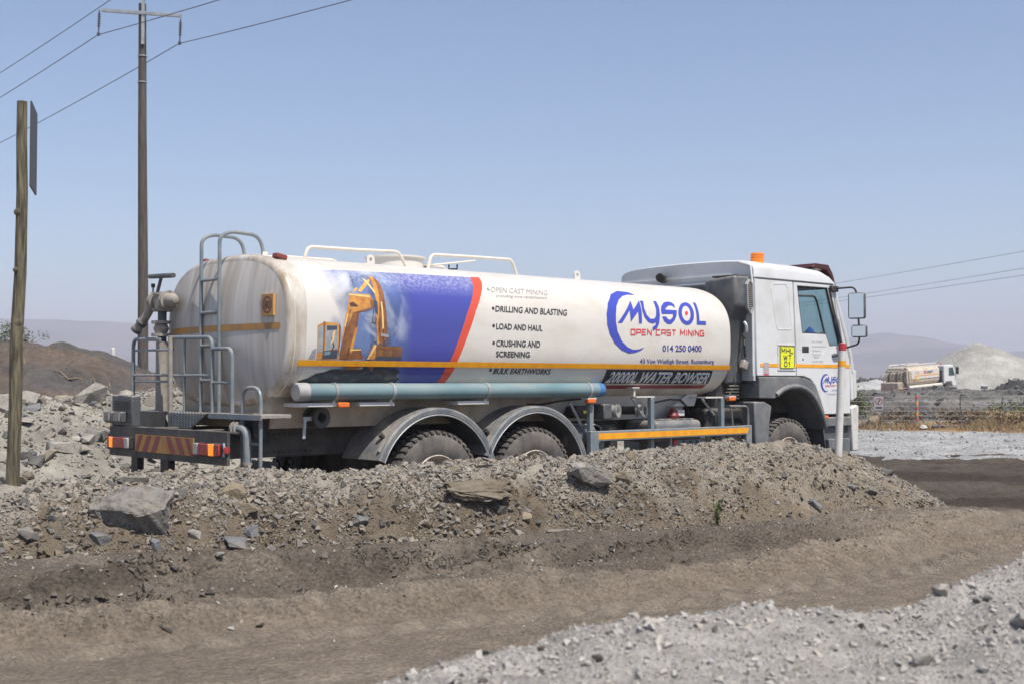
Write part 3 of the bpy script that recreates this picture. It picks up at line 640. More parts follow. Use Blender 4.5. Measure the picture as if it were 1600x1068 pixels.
# ------------------------------------------------------------------ the water bowser
# local frame: x forward from the rear axle, y to the truck's left, z up from the ground under the wheels
TR = empty('water_bowser', (TO[0], TO[1], 0), TA)
tag(TR, 'large white water bowser truck with blue excavator print on its tank, parked behind the berm', 'truck')
TA_, TB_, TN, ZC = 1.19, .74, 3.0, 2.08
def sec_y(z): return TA_ * max(0., 1 - abs((z - ZC) / TB_) ** TN) ** (1 / TN)
def tank_pt(x, z, off=.003):
    y = sec_y(z); ny = (y / TA_) ** 2 / TA_; nz = math.copysign(abs((z - ZC) / TB_) ** 2, z - ZC) / TB_; l = math.hypot(ny, nz)
    return (x, -(y + off * ny / l), z + off * nz / l)
tank = MB(); NT = 128; rings = []
XR, XF, KN = -1.72, 4.66, .06
for k in range(7): a = k / 6 * math.pi / 2; rings.append((XR - KN * math.cos(a), KN * (1 - math.sin(a))))
for xx in np.linspace(XR, XF, 12)[1:-1]: rings.append((float(xx), 0.))
for k in range(7): a = k / 6 * math.pi / 2; rings.append((XF + KN * math.sin(a), KN * (1 - math.cos(a))))
def sec(k, inset):
    a = 2 * math.pi * k / NT; c, s_ = math.cos(a), math.sin(a); e = 2 / TN
    return ((TA_ - inset) * math.copysign(abs(c) ** e, c), ZC + (TB_ - inset) * math.copysign(abs(s_) ** e, s_))
vs = [(x, *sec(k, i)) for x, i in rings for k in range(NT)]
fs = [(i * NT + k, i * NT + (k + 1) % NT, (i + 1) * NT + (k + 1) % NT, (i + 1) * NT + k) for i in range(len(rings) - 1) for k in range(NT)]
def add_grime(m, rules, col):      # real dirt: where wheels and wind throw it on the shell
    t = m.node_tree; N = t.nodes; K = t.links; b = N['Principled BSDF']; src = b.inputs['Base Color'].links[0].from_socket
    tc = N.new('ShaderNodeTexCoord'); sx = N.new('ShaderNodeSeparateXYZ'); K.new(tc.outputs['Object'], sx.inputs[0]); acc = None
    for ax, a, c, s_ in rules:
        r = N.new('ShaderNodeMapRange'); r.inputs[1].default_value = a; r.inputs[2].default_value = c; r.inputs[4].default_value = s_; K.new(sx.outputs[ax], r.inputs[0])
        if acc is None: acc = r.outputs[0]
        else:
            q = N.new('ShaderNodeMath'); q.operation = 'ADD'; K.new(acc, q.inputs[0]); K.new(r.outputs[0], q.inputs[1]); acc = q.outputs[0]
    n = N.new('ShaderNodeTexNoise'); n.inputs['Scale'].default_value = 3.2; n.inputs['Detail'].default_value = 9; n.inputs['Roughness'].default_value = .65
    mp = N.new('ShaderNodeMapping'); mp.inputs['Scale'].default_value = (1.6, 1.6, .5); K.new(tc.outputs['Object'], mp.inputs[0]); K.new(mp.outputs[0], n.inputs['Vector'])
    r = N.new('ShaderNodeMapRange'); r.inputs[1].default_value = .36; r.inputs[2].default_value = .62; K.new(n.outputs['Fac'], r.inputs[0])
    q = N.new('ShaderNodeMath'); q.operation = 'MULTIPLY'; q.use_clamp = True; K.new(acc, q.inputs[0]); K.new(r.outputs[0], q.inputs[1])
    x = N.new('ShaderNodeMix'); x.data_type = 'RGBA'; K.new(q.outputs[0], x.inputs[0]); K.new(src, x.inputs[6]); x.inputs[7].default_value = (*col, 1); K.new(x.outputs[2], b.inputs['Base Color'])
M['tank'] = mat('tank_paint', (.66, .63, .58), .36, col2=(.56, .515, .445), scale=1.6, lo=.45, hi=.8, dust=.15, dustall=.04, stretch=(1, 1, 2.2))
add_grime(M['tank'], [(0, -1.50, -1.76, .75), (2, 1.62, 1.36, .9), (0, -.9, -1.7, .25)], (.33, .26, .18))
tank.add(vs, fs); TK = tank.build('tank', M['tank'], TR, smooth=50)
M['tankrear'] = mat('streaked_tank_end', (.58, .55, .51), .55, col2=(.31, .25, .19), scale=2.4, lo=.42, hi=.70, stretch=(1, 3.2, .10), detail=9, dustall=.40, dustcol=(.60, .56, .51), dscale=3.)
def head(x0, sgn, dome):
    h = MB(); NR = 12
    vs = [(x0 + sgn * dome, 0, ZC)]; fs = []
    for j in range(1, NR + 1):
        f = j / NR
        for k in range(NT):
            y, z = sec(k, KN); vs.append((x0 + sgn * dome * (1 - f * f), y * f, ZC + (z - ZC) * f))
    for k in range(NT): fs.append((0, 1 + k, 1 + (k + 1) % NT))
    for j in range(NR - 1):
        for k in range(NT): fs.append((1 + j * NT + k, 1 + j * NT + (k + 1) % NT, 1 + (j + 1) * NT + (k + 1) % NT, 1 + (j + 1) * NT + k))
    return h.add(vs, fs)
RX = XR - KN
add_grime(M['tankrear'], [(2, 1.75, 1.4, .7), (1, .7, 1.15, .3)], (.26, .20, .14))
th = head(RX, -1, .11).build('tank_end', M['tankrear'], TK, smooth=60); th['label'] = 'dirt-streaked rear end of the tank'
head(XF + KN, 1, .16).build('tank_end', M['cream'], TK, smooth=60)
def head_pt(y, z, off=.004):
    f = (abs(y / (TA_ - KN)) ** TN + abs((z - ZC) / (TB_ - KN)) ** TN) ** (1 / TN)
    return (RX - .11 * (1 - min(f, 1) ** 2) - off, y, z)
for xx in (XR + .004,):        # weld seams round the shell
    MB().tube([(xx, *[q for q in sec(k, -.001)]) for k in range(0, NT + 1, 2)], .006, 6).build('weld_seam', M['cream'], TK)
st = MB(); zs = np.linspace(1.738, 1.792, 3)
st.grid(3, 40, lambda i, j: tank_pt(-1.67 + 6.37 * j / 39, float(zs[i]), .0075)); st.build('reflective_stripe', M['amber'], TK, smooth=60)
st = MB(); st.grid(3, 40, lambda i, j: head_pt(-1.06 + 2.12 * j / 39, 2.075 + .03 * i, .005)); st.build('reflective_stripe', M['amberdirty'], TK, smooth=60)

def decal(poly, m, off, name='print', holes=(), parent=None):
    bm = flat2d(poly, holes); bisect_v(bm, .035); return bm_object(bm, lambda x, z: tank_pt(x, z, off), name, m, parent or TK, (0, -1, 0))
# blue picture print with clouds
def printmat():
    m = bpy.data.materials.new('picture_print'); m.use_nodes = True; t = m.node_tree; N = t.nodes; K = t.links; b = N['Principled BSDF']; b.inputs['Roughness'].default_value = .3
    tc = N.new('ShaderNodeTexCoord'); sx = N.new('ShaderNodeSeparateXYZ'); K.new(tc.outputs['Object'], sx.inputs[0])
    mp = N.new('ShaderNodeMapping'); mp.inputs['Scale'].default_value = (1.3, 1, 1.0); K.new(tc.outputs['Object'], mp.inputs[0])
    def nz(s, d=6):
        n = N.new('ShaderNodeTexNoise'); n.inputs['Scale'].default_value = s; n.inputs['Detail'].default_value = d; n.inputs['Distortion'].default_value = .6; K.new(mp.outputs[0], n.inputs[0]); return n.outputs['Fac']
    def mr(s, a, c, d=0., e=1.):
        r = N.new('ShaderNodeMapRange'); r.inputs[1].default_value = a; r.inputs[2].default_value = c; r.inputs[3].default_value = d; r.inputs[4].default_value = e; K.new(s, r.inputs[0]); return r.outputs[0]
    def ma(op, a, c):
        q = N.new('ShaderNodeMath'); q.operation = op; q.use_clamp = op != 'ADD'
        for i, w in enumerate((a, c)):
            if hasattr(w, 'links'): K.new(w, q.inputs[i])
            else: q.inputs[i].default_value = w
        return q.outputs[0]
    def mx(f, a, c):
        q = N.new('ShaderNodeMix'); q.data_type = 'RGBA'; K.new(f, q.inputs[0])
        for i, w in ((6, a), (7, c)):
            if hasattr(w, 'links'): K.new(w, q.inputs[i])
            else: q.inputs[i].default_value = (*w, 1)
        return q.outputs[2]
    c = mx(mr(sx.outputs[0], -.65, -.35), (.13, .19, .37), (.065, .075, .33))       # stormy blue to plain violet blue
    c = mx(ma('MULTIPLY', mr(nz(2.6), .42, .62), mr(sx.outputs[0], -.25, -.75)), c, (.05, .075, .16))
    c = mx(ma('MULTIPLY', mr(nz(3.4, 9), .5, .68), mr(sx.outputs[0], -.35, -.6, 0, .75)), c, (.55, .58, .68))
    fade = ma('ADD', mr(sx.outputs[0], -.85, -1.5, -.55, 1.), mr(nz(2.2), .3, .7, -.35, .45))
    c = mx(mr(fade, .1, .8), c, (.645, .615, .57))
    top_pale = ma('MULTIPLY', mr(sx.outputs[2], 2.45, 2.66), mr(nz(34, 4), .45, .6, .15, .55))  # speckled paler tone towards the top of the print
    c = mx(top_pale, c, (.60, .61, .70))
    K.new(c, b.inputs['Base Color']); return m
pp = decal(D_BLUE, printmat(), .003, 'picture_print'); pp['label'] = 'blue sky picture print on the tank side'
decal([(-1.605, 1.60), (-1.52, 1.625), (-1.44, 1.67), (-1.36, 1.68), (-1.28, 1.71), (-1.15, 1.715), (-1.0, 1.736), (-.7, 1.737), (-.52, 1.72), (-.47, 1.69), (-.50, 1.65), (-.44, 1.62), (-.49, 1.56), (-1.1, 1.553), (-1.605, 1.575)],
      mat('dark_ground_print', (.035, .04, .055), .35, col2=(.16, .15, .14), scale=9, lo=.5, hi=.7, stretch=(.7, 1, 2)), .0042)
decal(D_REDB, M['redband'], .005, 'red_band')
EXM = {'a': mat('orange_print', (.62, .30, .07), .35, col2=(.42, .17, .04), scale=11), 'b': mat('rust_print', (.30, .125, .045), .35, col2=(.19, .075, .035), scale=12),
       'c': mat('pale_orange_print', (.80, .44, .13), .35, col2=(.70, .32, .08), scale=9), 'g': mat('cab_glass_print', (.24, .29, .33), .3, col2=(.40, .38, .34), scale=12),
       'd': mat('bucket_print', (.20, .10, .055), .4, col2=(.13, .075, .06), scale=12), 'k': mat('dark_hose_print', (.10, .05, .04), .4)}
for poly, mm, off in ((D_body, 'b', .0045), (D_boomB, 'b', .0048), (D_bcyl, 'a', .0055), (D_boomA, 'a', .0052), (D_cyl, 'c', .0048), (D_stick, 'b', .0048), (D_stickH, 'a', .0055), (D_xcab, 'a', .005),
                      (D_gl1, 'g', .0057), (D_gl2, 'g', .0057), (D_bk2, 'd', .0048), (D_bk1, 'a', .0052), (D_track, 'b', .005), (D_bk3, 'b', .005)):
    decal(poly, EXM[mm], off, 'excavator_print')
for pts, w in (([(-1.10, 2.27), (-1.155, 2.1), (-1.2, 1.93), (-1.215, 1.83)], .012), ([(-.80, 2.38), (-.83, 2.28), (-.85, 2.16), (-.815, 2.15), (-.795, 2.2)], .007), ([(-.73, 2.5), (-.715, 2.33), (-.72, 2.1), (-.715, 1.97)], .010),
               ([(-1.02, 2.235), (-1.035, 2.11)], .008), ([(-.86, 1.95), (-.86, 1.815)], .006), ([(-.7, 1.94), (-.69, 1.82)], .006), ([(-.6, 1.935), (-.59, 1.815)], .006), ([(-1.32, 2.0), (-1.29, 1.92), (-1.33, 1.85)], .014)):
    vv, ff = stroke2d(pts, w); bm = bmesh.new(); bv = [bm.verts.new((*p, 0)) for p in vv]; [bm.faces.new([bv[i] for i in f]) for f in ff]
    bm_object(bm, lambda x, z: tank_pt(x, z, .0068), 'excavator_print', EXM['k'], TK, (0, -1, 0))
def E_(u, v): return (-1.475 + .001121 * (u - 105), 2.426 - .000918 * (v - 258))
EXM['l'] = mat('highlight_print', (.82, .55, .22), .35); EXM['s'] = mat('shade_print', (.20, .085, .03), .4, col2=(.28, .12, .04), scale=14); EXM['z'] = mat('steel_print', (.30, .30, .33), .35); EXM['n'] = mat('night_print', (.06, .075, .11), .35); EXM['t'] = mat('turquoise_print', (.16, .30, .36), .35)
for mm, off, poly in (('l', .0060, [(440, 262), (648, 272), (660, 288), (446, 276)]), ('s', .0060, [(480, 452), (665, 402), (668, 414), (490, 466)]), ('l', .0062, [(372, 600), (402, 470), (412, 474), (384, 612)]), ('s', .0060, [(350, 760), (398, 645), (412, 650), (352, 800)]),
                      ('k', .0066, [(432, 360), (470, 345), (520, 380), (515, 395), (440, 395)]), ('s', .0062, [(660, 300), (690, 335), (680, 395), (660, 400), (650, 350)]), ('n', .0060, [(690, 310), (728, 330), (724, 480), (700, 440)]), ('l', .0064, [(640, 86), (668, 92), (726, 230), (714, 246)]),
                      ('l', .0066, [(762, 330), (778, 330), (786, 620), (768, 620)]), ('s', .0066, [(800, 330), (810, 360), (822, 660), (808, 660)]), ('z', .0068, [(756, 660), (842, 676), (836, 706), (752, 690)]), ('n', .0068, [(780, 735), (802, 735), (800, 782), (778, 780)]), ('k', .0064, [(742, 500), (752, 500), (744, 650), (732, 650)]),
                      ('b', .0054, [(165, 560), (180, 560), (172, 938), (158, 938)]), ('n', .0064, [(196, 600), (300, 600), (298, 640), (198, 650)]), ('z', .0066, [(220, 660), (262, 640), (250, 760), (214, 780)]), ('l', .0066, [(262, 660), (284, 640), (262, 760), (232, 800)]), ('n', .0060, [(176, 855), (312, 840), (310, 930), (170, 935)]), ('t', .0068, [(182, 862), (240, 858), (236, 892), (180, 900)]),
                      ('k', .0062, [(322, 570), (336, 612), (324, 900), (318, 900)]), ('s', .0056, [(330, 935), (372, 860), (420, 880), (430, 935)]), ('l', .0062, [(440, 835), (545, 830), (548, 842), (436, 850)]), ('k', .0064, [(418, 820), (432, 812), (428, 900), (410, 900)]),
                      ('l', .0062, [(690, 784), (712, 790), (640, 930), (622, 935)]), ('s', .0060, [(716, 795), (984, 812), (984, 836), (714, 822)]), ('n', .0060, [(706, 905), (985, 905), (985, 934), (704, 940)]), ('b', .0062, [(740, 830), (780, 832), (776, 900), (738, 900)]), ('b', .0062, [(850, 834), (880, 836), (876, 902), (848, 902)]),
                      ('t', .0056, [(560, 1018), (600, 1008), (590, 1030), (555, 1040)]), ('z', .0050, [(60, 850), (100, 830), (95, 935), (30, 938)]), ('c', .0056, [(500, 215), (540, 190), (548, 205), (510, 240)])):
    decal([E_(*p) for p in poly], EXM[mm], off, 'excavator_print')
# lettering
def wrap_text(txt, quad, m, bold=.01, shear=0., off=.0035, parent=None):
    bm = text_bm(txt, bold, shear); bisect_v(bm, .25); f = quadmap(*quad)
    return bm_object(bm, lambda u, v: tank_pt(*f(u, v), off), 'lettering', m, parent or TK, (0, -1, 0))
def bullet(p, m=None, r=.018):
    decal([(p[0] + r * math.cos(k * math.pi / 6), p[1] + r * .95 * math.sin(k * math.pi / 6)) for k in range(12)], m or M['ink'], .0035, 'bullet')
wrap_text('OPEN CAST MINING', D_Ba[:4], M['inkfade'], 0.); bullet(D_Ba[4], M['inkfade'])
wrap_text('(including mine rehabilitation)', D_Bb, M['inkfade'], .0)
for tx, d in (('DRILLING AND BLASTING', D_Bc), ('LOAD AND HAUL', D_Bd), ('CRUSHING AND', D_Be), ('SCREENING', D_Bf)):
    wrap_text(tx, d[:4], M['ink'], .02)
    if len(d) > 4: bullet(d[4])
wrap_text('BULK EARTHWORKS', D_Bg[:4], M['ink'], .02, .25); bullet(D_Bg[4])
wrap_text('014 250 0400', D_T1, M['navy'], .02)
wrap_text('43 Von Wielligh Street. Rustenburg', D_T2, M['navy'], .008)
decal([(2.47, 1.728), (4.376, 1.728), (4.412, 1.557), (2.475, 1.572)], M['banner'], .003, 'banner')
wrap_text('20000L WATER BOWSER', [(2.53, 1.585), (4.36, 1.575), (2.545, 1.705), (4.35, 1.703)], M['silver'], .03, .22, .0048)
decal([(2.52, 1.548), (4.40, 1.548), (4.39, 1.506), (2.56, 1.508)], M['redtape'], .003, 'red_stripe')
LOGO = [('crescent', D_CRES, (), 'blue'), ('lettering', D_LM, (), 'blue'), ('lettering', D_LY, (), 'blue'), ('lettering', D_LS, (), 'blue'), ('lettering', D_LOo, (D_LOi,), 'blue'), ('lettering', D_LL, (), 'blue'), ('dot', D_DOT, (), 'red')]
for n_, o_, h_, m_ in LOGO: decal(o_, M[m_], .0035, n_, h_)
SF = {'O': [([(0, 0), (0, 1), (1, 1), (1, 0)], 1)], 'P': [([(0, 0), (0, 1), (1, 1), (1, .42), (.13, .42)], 0)], 'E': [([(1, 1), (0, 1), (0, 0), (1, 0)], 0), ([(.13, .5), (.9, .5)], 0)],
      'N': [([(0, 0), (0, 1), (1, 0), (1, 1)], 0)], 'C': [([(1, 1), (0, 1), (0, 0), (1, 0)], 0)], 'A': [([(0, 0), (0, 1), (1, 1), (1, 0)], 0), ([(.13, .42), (.87, .42)], 0)],
      'S': [([(1, 1), (0, 1), (0, .5), (1, .5), (1, 0), (0, 0)], 0)], 'T': [([(0, 1), (1, 1)], 0), ([(.5, .9), (.5, 0)], 0)], 'M': [([(0, 0), (0, 1), (.5, .35), (1, 1), (1, 0)], 0)],
      'I': [([(0, 0), (0, 1)], 0)], 'H': [([(0, 0), (0, 1)], 0), ([(1, 0), (1, 1)], 0), ([(.12, .5), (.88, .5)], 0)], 'L': [([(0, 1), (0, 0), (1, 0)], 0)], 'W': [([(0, 1), (.25, 0), (.5, .8), (.75, 0), (1, 1)], 0)], '0': [([(.25, 0), (0, .2), (0, .8), (.25, 1), (.75, 1), (1, .8), (1, .2), (.75, 0)], 1)], '1': [([(.15, .72), (.55, 1), (.55, 0)], 0)], 'G': [([(1, 1), (0, 1), (0, 0), (1, 0), (1, .5), (.5, .5)], 0)]}
def stroke_text(txt, quad, w, surf, m, parent):
    adv = {'I': .42, ' ': .75, 'M': 1.5, 'W': 1.5}; x = 0; items = []
    for ch in txt:
        if ch != ' ':
            for pts, cl in SF[ch]:
                wd = {'I': 0, 'M': 1.0, 'W': 1.1}.get(ch, .86); items.append(([(x + p[0] * wd, .08 + p[1] * .84) for p in pts], cl))
        x += adv.get(ch, 1.22)
    tot = x - .36; bm = bmesh.new(); f = quadmap(*quad)
    for pts, cl in items:
        vv, ff = stroke2d(pts, w, cl); bv = [bm.verts.new((p[0] / tot, p[1], 0)) for p in vv]
        for q in ff: bm.faces.new([bv[i] for i in q])
    return bm_object(bm, lambda u, v: surf(*f(u, v)), 'lettering', m, parent, (0, -1, 0))
stroke_text('OPEN CAST MINING', D_RED, .19, lambda x, z: tank_pt(x, z, .0036), M['red'], TK)

# tank fittings
def rail_loop(pts, name, r, m, y, par=TR, fil=.06): return MB().tube([(p[0], y, p[1]) for p in pts], r, 10, fillet=fil).build(name, m, par)
for yy in (-.60, .60):
    rail_loop([(-1.244, 2.77), (-1.2, 2.91), (-.65, 2.917), (-.09, 2.935), (.024, 2.77)], 'handrail', .018, M['creamrail'], yy)
    rail_loop([(.297, 2.77), (.345, 2.935), (.94, 2.947), (1.50, 2.953), (1.585, 2.77)], 'handrail', .018, M['creamrail'], yy)
MB().tube([(-1.5, -.45, 2.79), (-1.4, -.45, 2.812), (-.8, -.45, 2.812), (-.75, -.45, 2.79)], .014, 8).build('tank_top_trim', M['creamrail'], TR)
mh = MB().lathe([(0, .30), (.0, .31), (.12, .31), (.13, .335), (.145, .335), (.145, .29), (.05, .28)], (.32, 0, 2.80), (0, 0, 1), 40).build('manhole', M['cream'], TR)
MB().obox((.93, 0, 2.905), (.62, .58, .02), (0, R(-8), 0)).build('lid', M['creamrail'], mh, bevel=.008)
MB().tube([(1.0, -.1, 2.90), (1.0, -.1, 2.85), (1.12, -.1, 2.86), (1.12, -.1, 2.91)], .01, 6).build('lid_handle', M['black'], mh)
MB().obox((.66, 0, 2.87), (.12, .2, .04), (0, 0, 0)).build('hinge', M['rubbergrey'], mh)
def eye(x, y, z):
    a = MB(); o_ = [(x + .05 * math.cos(k * math.pi / 8), z + .05 + .05 * math.sin(k * math.pi / 8)) for k in range(-1, 10)]
    plate([(x - .05, z - .06)] + [(x - .05, z + .02)] + [(x - .05 * math.cos(k * math.pi / 8), z + .05 + .05 * math.sin(k * math.pi / 8)) for k in range(9)] + [(x + .05, z - .06)],
          [[(x + .022 * math.cos(k * math.pi / 5), z + .05 + .022 * math.sin(k * math.pi / 5)) for k in range(10)]], y - .012, y + .012, 'lifting_eye', M['cream'], TR)
eye(2.89, -.25, 2.835); eye(-.16, -.2, 2.83)
for (yy, zz) in ((.62, 2.70), (-.75, 2.66)):       # red breather caps over the rear rim
    c = MB().cyl((-1.60, yy, zz), (-1.60, yy, zz + .10), .035, 12).build('breather', M['rubbergrey'], TR)
    MB().obox((-1.61, yy, zz + .115), (.12, .09, .045), (0, R(12), 0)).build('breather_cap', mat('faded_red', (.22, .05, .045), .6), c, bevel=.01)
# number plaque on the rear end
def on_head(b, y, z, off):  # small flat plate facing rearwards
    return head_pt(y, z, off)
pqo = MB().box(RX - .058, RX - .03, -1.005, -.80, 2.20, 2.40).build('speed_plaque', mat('plaque_amber', (.62, .33, .08), .5, col2=(.5, .27, .09), scale=9), TK)
bm = flat2d([(.082 * math.cos(k * math.pi / 16), .082 * math.sin(k * math.pi / 16)) for k in range(32)], [[(.062 * math.cos(k * math.pi / 16), .062 * math.sin(k * math.pi / 16)) for k in range(32)]])
bm_object(bm, lambda u, v: (RX - .0600, -.9025 - u, 2.30 + v), 'ring', M['redtape'], TK, (-1, 0, 0))
bm = text_bm('80', .02); bm_object(bm, lambda u, v: (RX - .0600, -.9025 + .048 - .096 * u, 2.262 + .076 * v), 'lettering', M['ink'], TK, (-1, 0, 0))

# cradle, chassis, axles
MB().prismx([(-.80, 1.15), (.80, 1.15), (.86, 1.47), (-.86, 1.47)], -1.75, 1.9).build('tank_cradle', M['cradle'], TR)
MB().prismx([(-.62, 1.13), (.62, 1.13), (.80, 1.47), (-.80, 1.47)], 1.9, 4.35).build('tank_cradle', M['cradlew'], TR)
MB().prism([(4.0, 1.28), (4.36, 1.47), (4.5, 1.47), (4.42, 1.28)], -.82, -.66).build('cradle_bracket', M['cradlew'], TR, bevel=.01)
for yy in (-.47, .39): MB().box(-2.36, 6.9, yy, yy + .08, .86, 1.145).build('chassis_rail', M['chassis'], TR, bevel=.008)
for k in range(14): pass
rv = MB()
for zz in (.91, 1.08):
    for k in range(9): rv.cyl((-1.55 + k * .06, -.478, zz), (-1.55 + k * .06, -.468, zz), .012, 8)
rv.build('chassis_bolts', M['black'], TR)['kind'] = 'stuff'
for xx in (-2.3, -.7, 2.2, 4.8): MB().box(xx - .04, xx + .04, -.39, .39, .92, 1.1).build('cross_member', M['chassis'], TR)
MB().box(-1.95, -1.82, -.86, -.50, 1.06, 1.30).build('bracket_box', M['black'], TR, bevel=.01)
for xx in (0, 1.35, 6.0): MB().cyl((xx, -.9, .55), (xx, .9, .55), .09, 12).build('axle', M['black'], TR)
MB().box(-.3, 1.65, -.75, .75, .55, .85).build('suspension', M['black'], TR, bevel=.03)

# wheels
def wheel_parts(x, y_out, inward, front=False):
    w = empty('wheel', (x, y_out, .55)); w.parent = TR
    s = inward
    prof = [(.02, .29), (.0, .33), (-.004, .40), (.006, .47), (.03, .515), (.05, .535), (.23, .535), (.25, .515), (.27, .47), (.28, .40), (.275, .30)]
    ty = MB().lathe([(t * s, r) for t, r in prof], (0, 0, 0), (0, 1, 0), 56)
    for k in range(44):     # tread lugs
        a = 2 * math.pi * k / 44
        for (t0, t1, sh) in ((.012, .115, .03), (.155, .262, -.03)):
            a2 = a + (math.pi / 44 if t0 > .1 else 0); pts = []
            for rr in (.52, .556):
                for tt in (t0, t1):
                    for da in (-.042, .042):
                        q = a2 + da + sh * (tt - .14) / .1; r2 = rr if not (rr > .53 and tt in (.012, .262)) else rr - .012
                        pts.append((r2 * math.cos(q), tt * s, r2 * math.sin(q)))
            ty.add(pts, [(0, 1, 3, 2), (4, 6, 7, 5), (0, 4, 5, 1), (2, 3, 7, 6), (0, 2, 6, 4), (1, 5, 7, 3)])
    ty.build('tyre', M['rubber'], w, smooth=40)
    d = .11 if not front else .04
    MB().lathe([(.012 * s, .305), (.004 * s, .295), (.02 * s, .27), (d * s, .255), ((d + .01) * s, .20), ((d + (.0 if not front else -.02)) * s, .13), (.03 * s, .12), (.02 * s, .0)], (0, 0, 0), (0, 1, 0), 40).build('rim', M['rim'], w)
    nb = MB()
    for k in range(10): a = 2 * math.pi * k / 10; nb.cyl((.17 * math.cos(a), (d - .03) * s, .17 * math.sin(a)), (.17 * math.cos(a), (d + .02) * s, .17 * math.sin(a)), .016, 6)
    nb.build('wheel_nuts', M['rubbergrey'], w)['kind'] = 'stuff'
for xx in (0, 1.35):
    for sg in (-1, 1): wheel_parts(xx, sg * 1.155, -sg); wheel_parts(xx, sg * .83, -sg)
for sg in (-1, 1): wheel_parts(6.0, sg * 1.13, -sg, True)

# mudguards
def guard(cx, sg):
    cz, ro = .53, .80; n = 30; a0, a1 = R(14), R(158)
    m_ = MB(); yo, yi = sg * 1.185, sg * .56
    prof = [(yo, ro - .075), (yo + sg * .012, ro - .06), (yo + sg * .012, ro - .02), (yo, ro), (yi, ro), (yi, ro - .014), (yo - sg * .02, ro - .018), (yo - sg * .016, ro - .075)]
    vs = []; fs = []; k_ = len(prof)
    for i in range(n + 1):
        a = a0 + (a1 - a0) * i / n
        for (y, r) in prof: vs.append((cx + r * math.cos(a), y, cz + r * math.sin(a)))
    for i in range(n):
        for j in range(k_): fs.append((i * k_ + j, i * k_ + (j + 1) % k_, (i + 1) * k_ + (j + 1) % k_, (i + 1) * k_ + j))
    fs += [tuple(range(k_)), tuple(range(n * k_, (n + 1) * k_))]
    # flared rear skirt
    g_ = m_.add(vs, fs).build('mudguard', M['fend'], TR, smooth=30)
    MB().tube([(cx + (ro - .075) * math.cos(a0 + (a1 - a0) * i / n), yo + sg * .004, cz + (ro - .075) * math.sin(a0 + (a1 - a0) * i / n)) for i in range(n + 1)], .009, 6).build('trim', M['galv'], g_)
    for aa in (R(140), R(40)):
        c = (cx + (ro + .005) * math.cos(aa), yo - sg * .10, cz + (ro + .005) * math.sin(aa))
        MB().cyl(c, (c[0] + .05 * math.cos(aa), c[1], c[2] + .05 * math.sin(aa)), .028, 10).build('stay_bolt', M['black'], g_)
    MB().obox((cx + (ro + .008) * math.cos(R(147)), yo - sg * .04, cz + (ro + .008) * math.sin(R(147))), (.02, .03, .14), (0, R(-147 + 90 + 90), 0)).build('stay', M['rubbergrey'], g_)
    MB().obox((cx - .77, sg * .88, .48), (.02, .55, .5), (0, R(6), 0)).build('mud_flap', M['black'], g_)
for cx in (0, 1.36):
    for sg in (-1, 1): guard(cx - .02, sg)

# long turquoise hose tube on the near side
PY = -1.11
hp = MB().cyl((-1.56, PY, 1.495), (2.33, PY, 1.495), .080, 28).build('hose_tube', M['turq'], TR)
MB().lathe([(0, 0), (0, .075), (.012, .086), (.12, .086), (.125, .078)], (-1.66, PY, 1.495), (1, 0, 0), 28).build('end_cap', mat('grey_cap', (.40, .40, .39), .5, col2=(.3, .29, .27), scale=14), hp)
MB().lathe([(0, .080), (.05, .0805), (.09, .074), (.1, .0)], (2.33, PY, 1.495), (1, 0, 0), 28).build('end_cap', M['bluecap'], hp)
for xx in (-1.24, -.57, .66, 2.19):
    MB().lathe([(-.018, .0815), (-.018, .087), (.018, .087), (.018, .0815)], (xx, PY, 1.495), (1, 0, 0), 28).build('clamp', M['galv'], hp)
    MB().box(xx - .015, xx + .015, PY - .012, PY + .012, 1.36, 1.42).build('clamp_bolt', M['postwhite'], hp)
    if xx < 2: MB().box(xx - .38, xx + .04, PY - .02, -.80, 1.352, 1.392).build('clamp_bracket', M['cradlew'], hp, bevel=.006)
MB().box(-1.215, -1.09, PY - .06, PY - .015, 1.345, 1.395).build('side_lamp', M['orange'], TR, bevel=.01)

# side guard
sgd = MB().box(2.19, 5.13, -1.17, -1.11, .915, 1.03).build('side_guard', M['steel'], TR, bevel=.008)
MB().grid(2, 2, lambda i, j: ((2.31, 5.045)[j] + (.03 if i and j else 0), -1.173, (.935, 1.005)[i])).build('reflective_stripe', M['amber'], sgd)
for a, b in ((2.187, 2.315), (5.025, 5.133)): MB().box(a, b, -1.172, -1.108, .45, 1.033).build('upright', M['steel'], sgd, bevel=.006)
for xx, zt in ((2.27, 1.38), (3.305, 1.40), (4.63, 1.38)):
    MB().box(xx - .03, xx + .03, -1.105, -1.045, .6, zt).build('upright', M['steel'], sgd, bevel=.005)
MB().box(3.02, 3.345, -1.10, -1.04, 1.401, 1.417).box(3.02, 3.05, -1.06, -1.01, 1.417, 1.52).box(2.98, 3.10, -1.08, -.98, 1.51, 1.525).build('guard_bracket', M['cradlew'], sgd)
MB().box(4.3, 4.64, -1.10, -1.04, 1.382, 1.40).box(4.3, 4.34, -1.04, -.7, 1.385, 1.40).build('guard_bracket', M['cradlew'], sgd)
for a, b in (((3.05, 1.40), (3.24, 1.18)), ((4.34, 1.38), (4.58, 1.17)), ((2.02, 1.36), (2.2, 1.10))): MB().tube([(a[0], -1.0, a[1]), (b[0], -1.0, b[1])], .016, 8).build('strut', M['galv'], sgd)
for xx in (2.215, 4.75):
    l_ = MB().box(xx - .065, xx + .065, -1.17, -1.10, 1.345, 1.40).build('side_lamp', M['orange'], TR, bevel=.012)
    MB().box(xx - .068, xx + .068, -1.165, -1.09, 1.387, 1.408).build('lamp_base', M['postwhite'], l_)
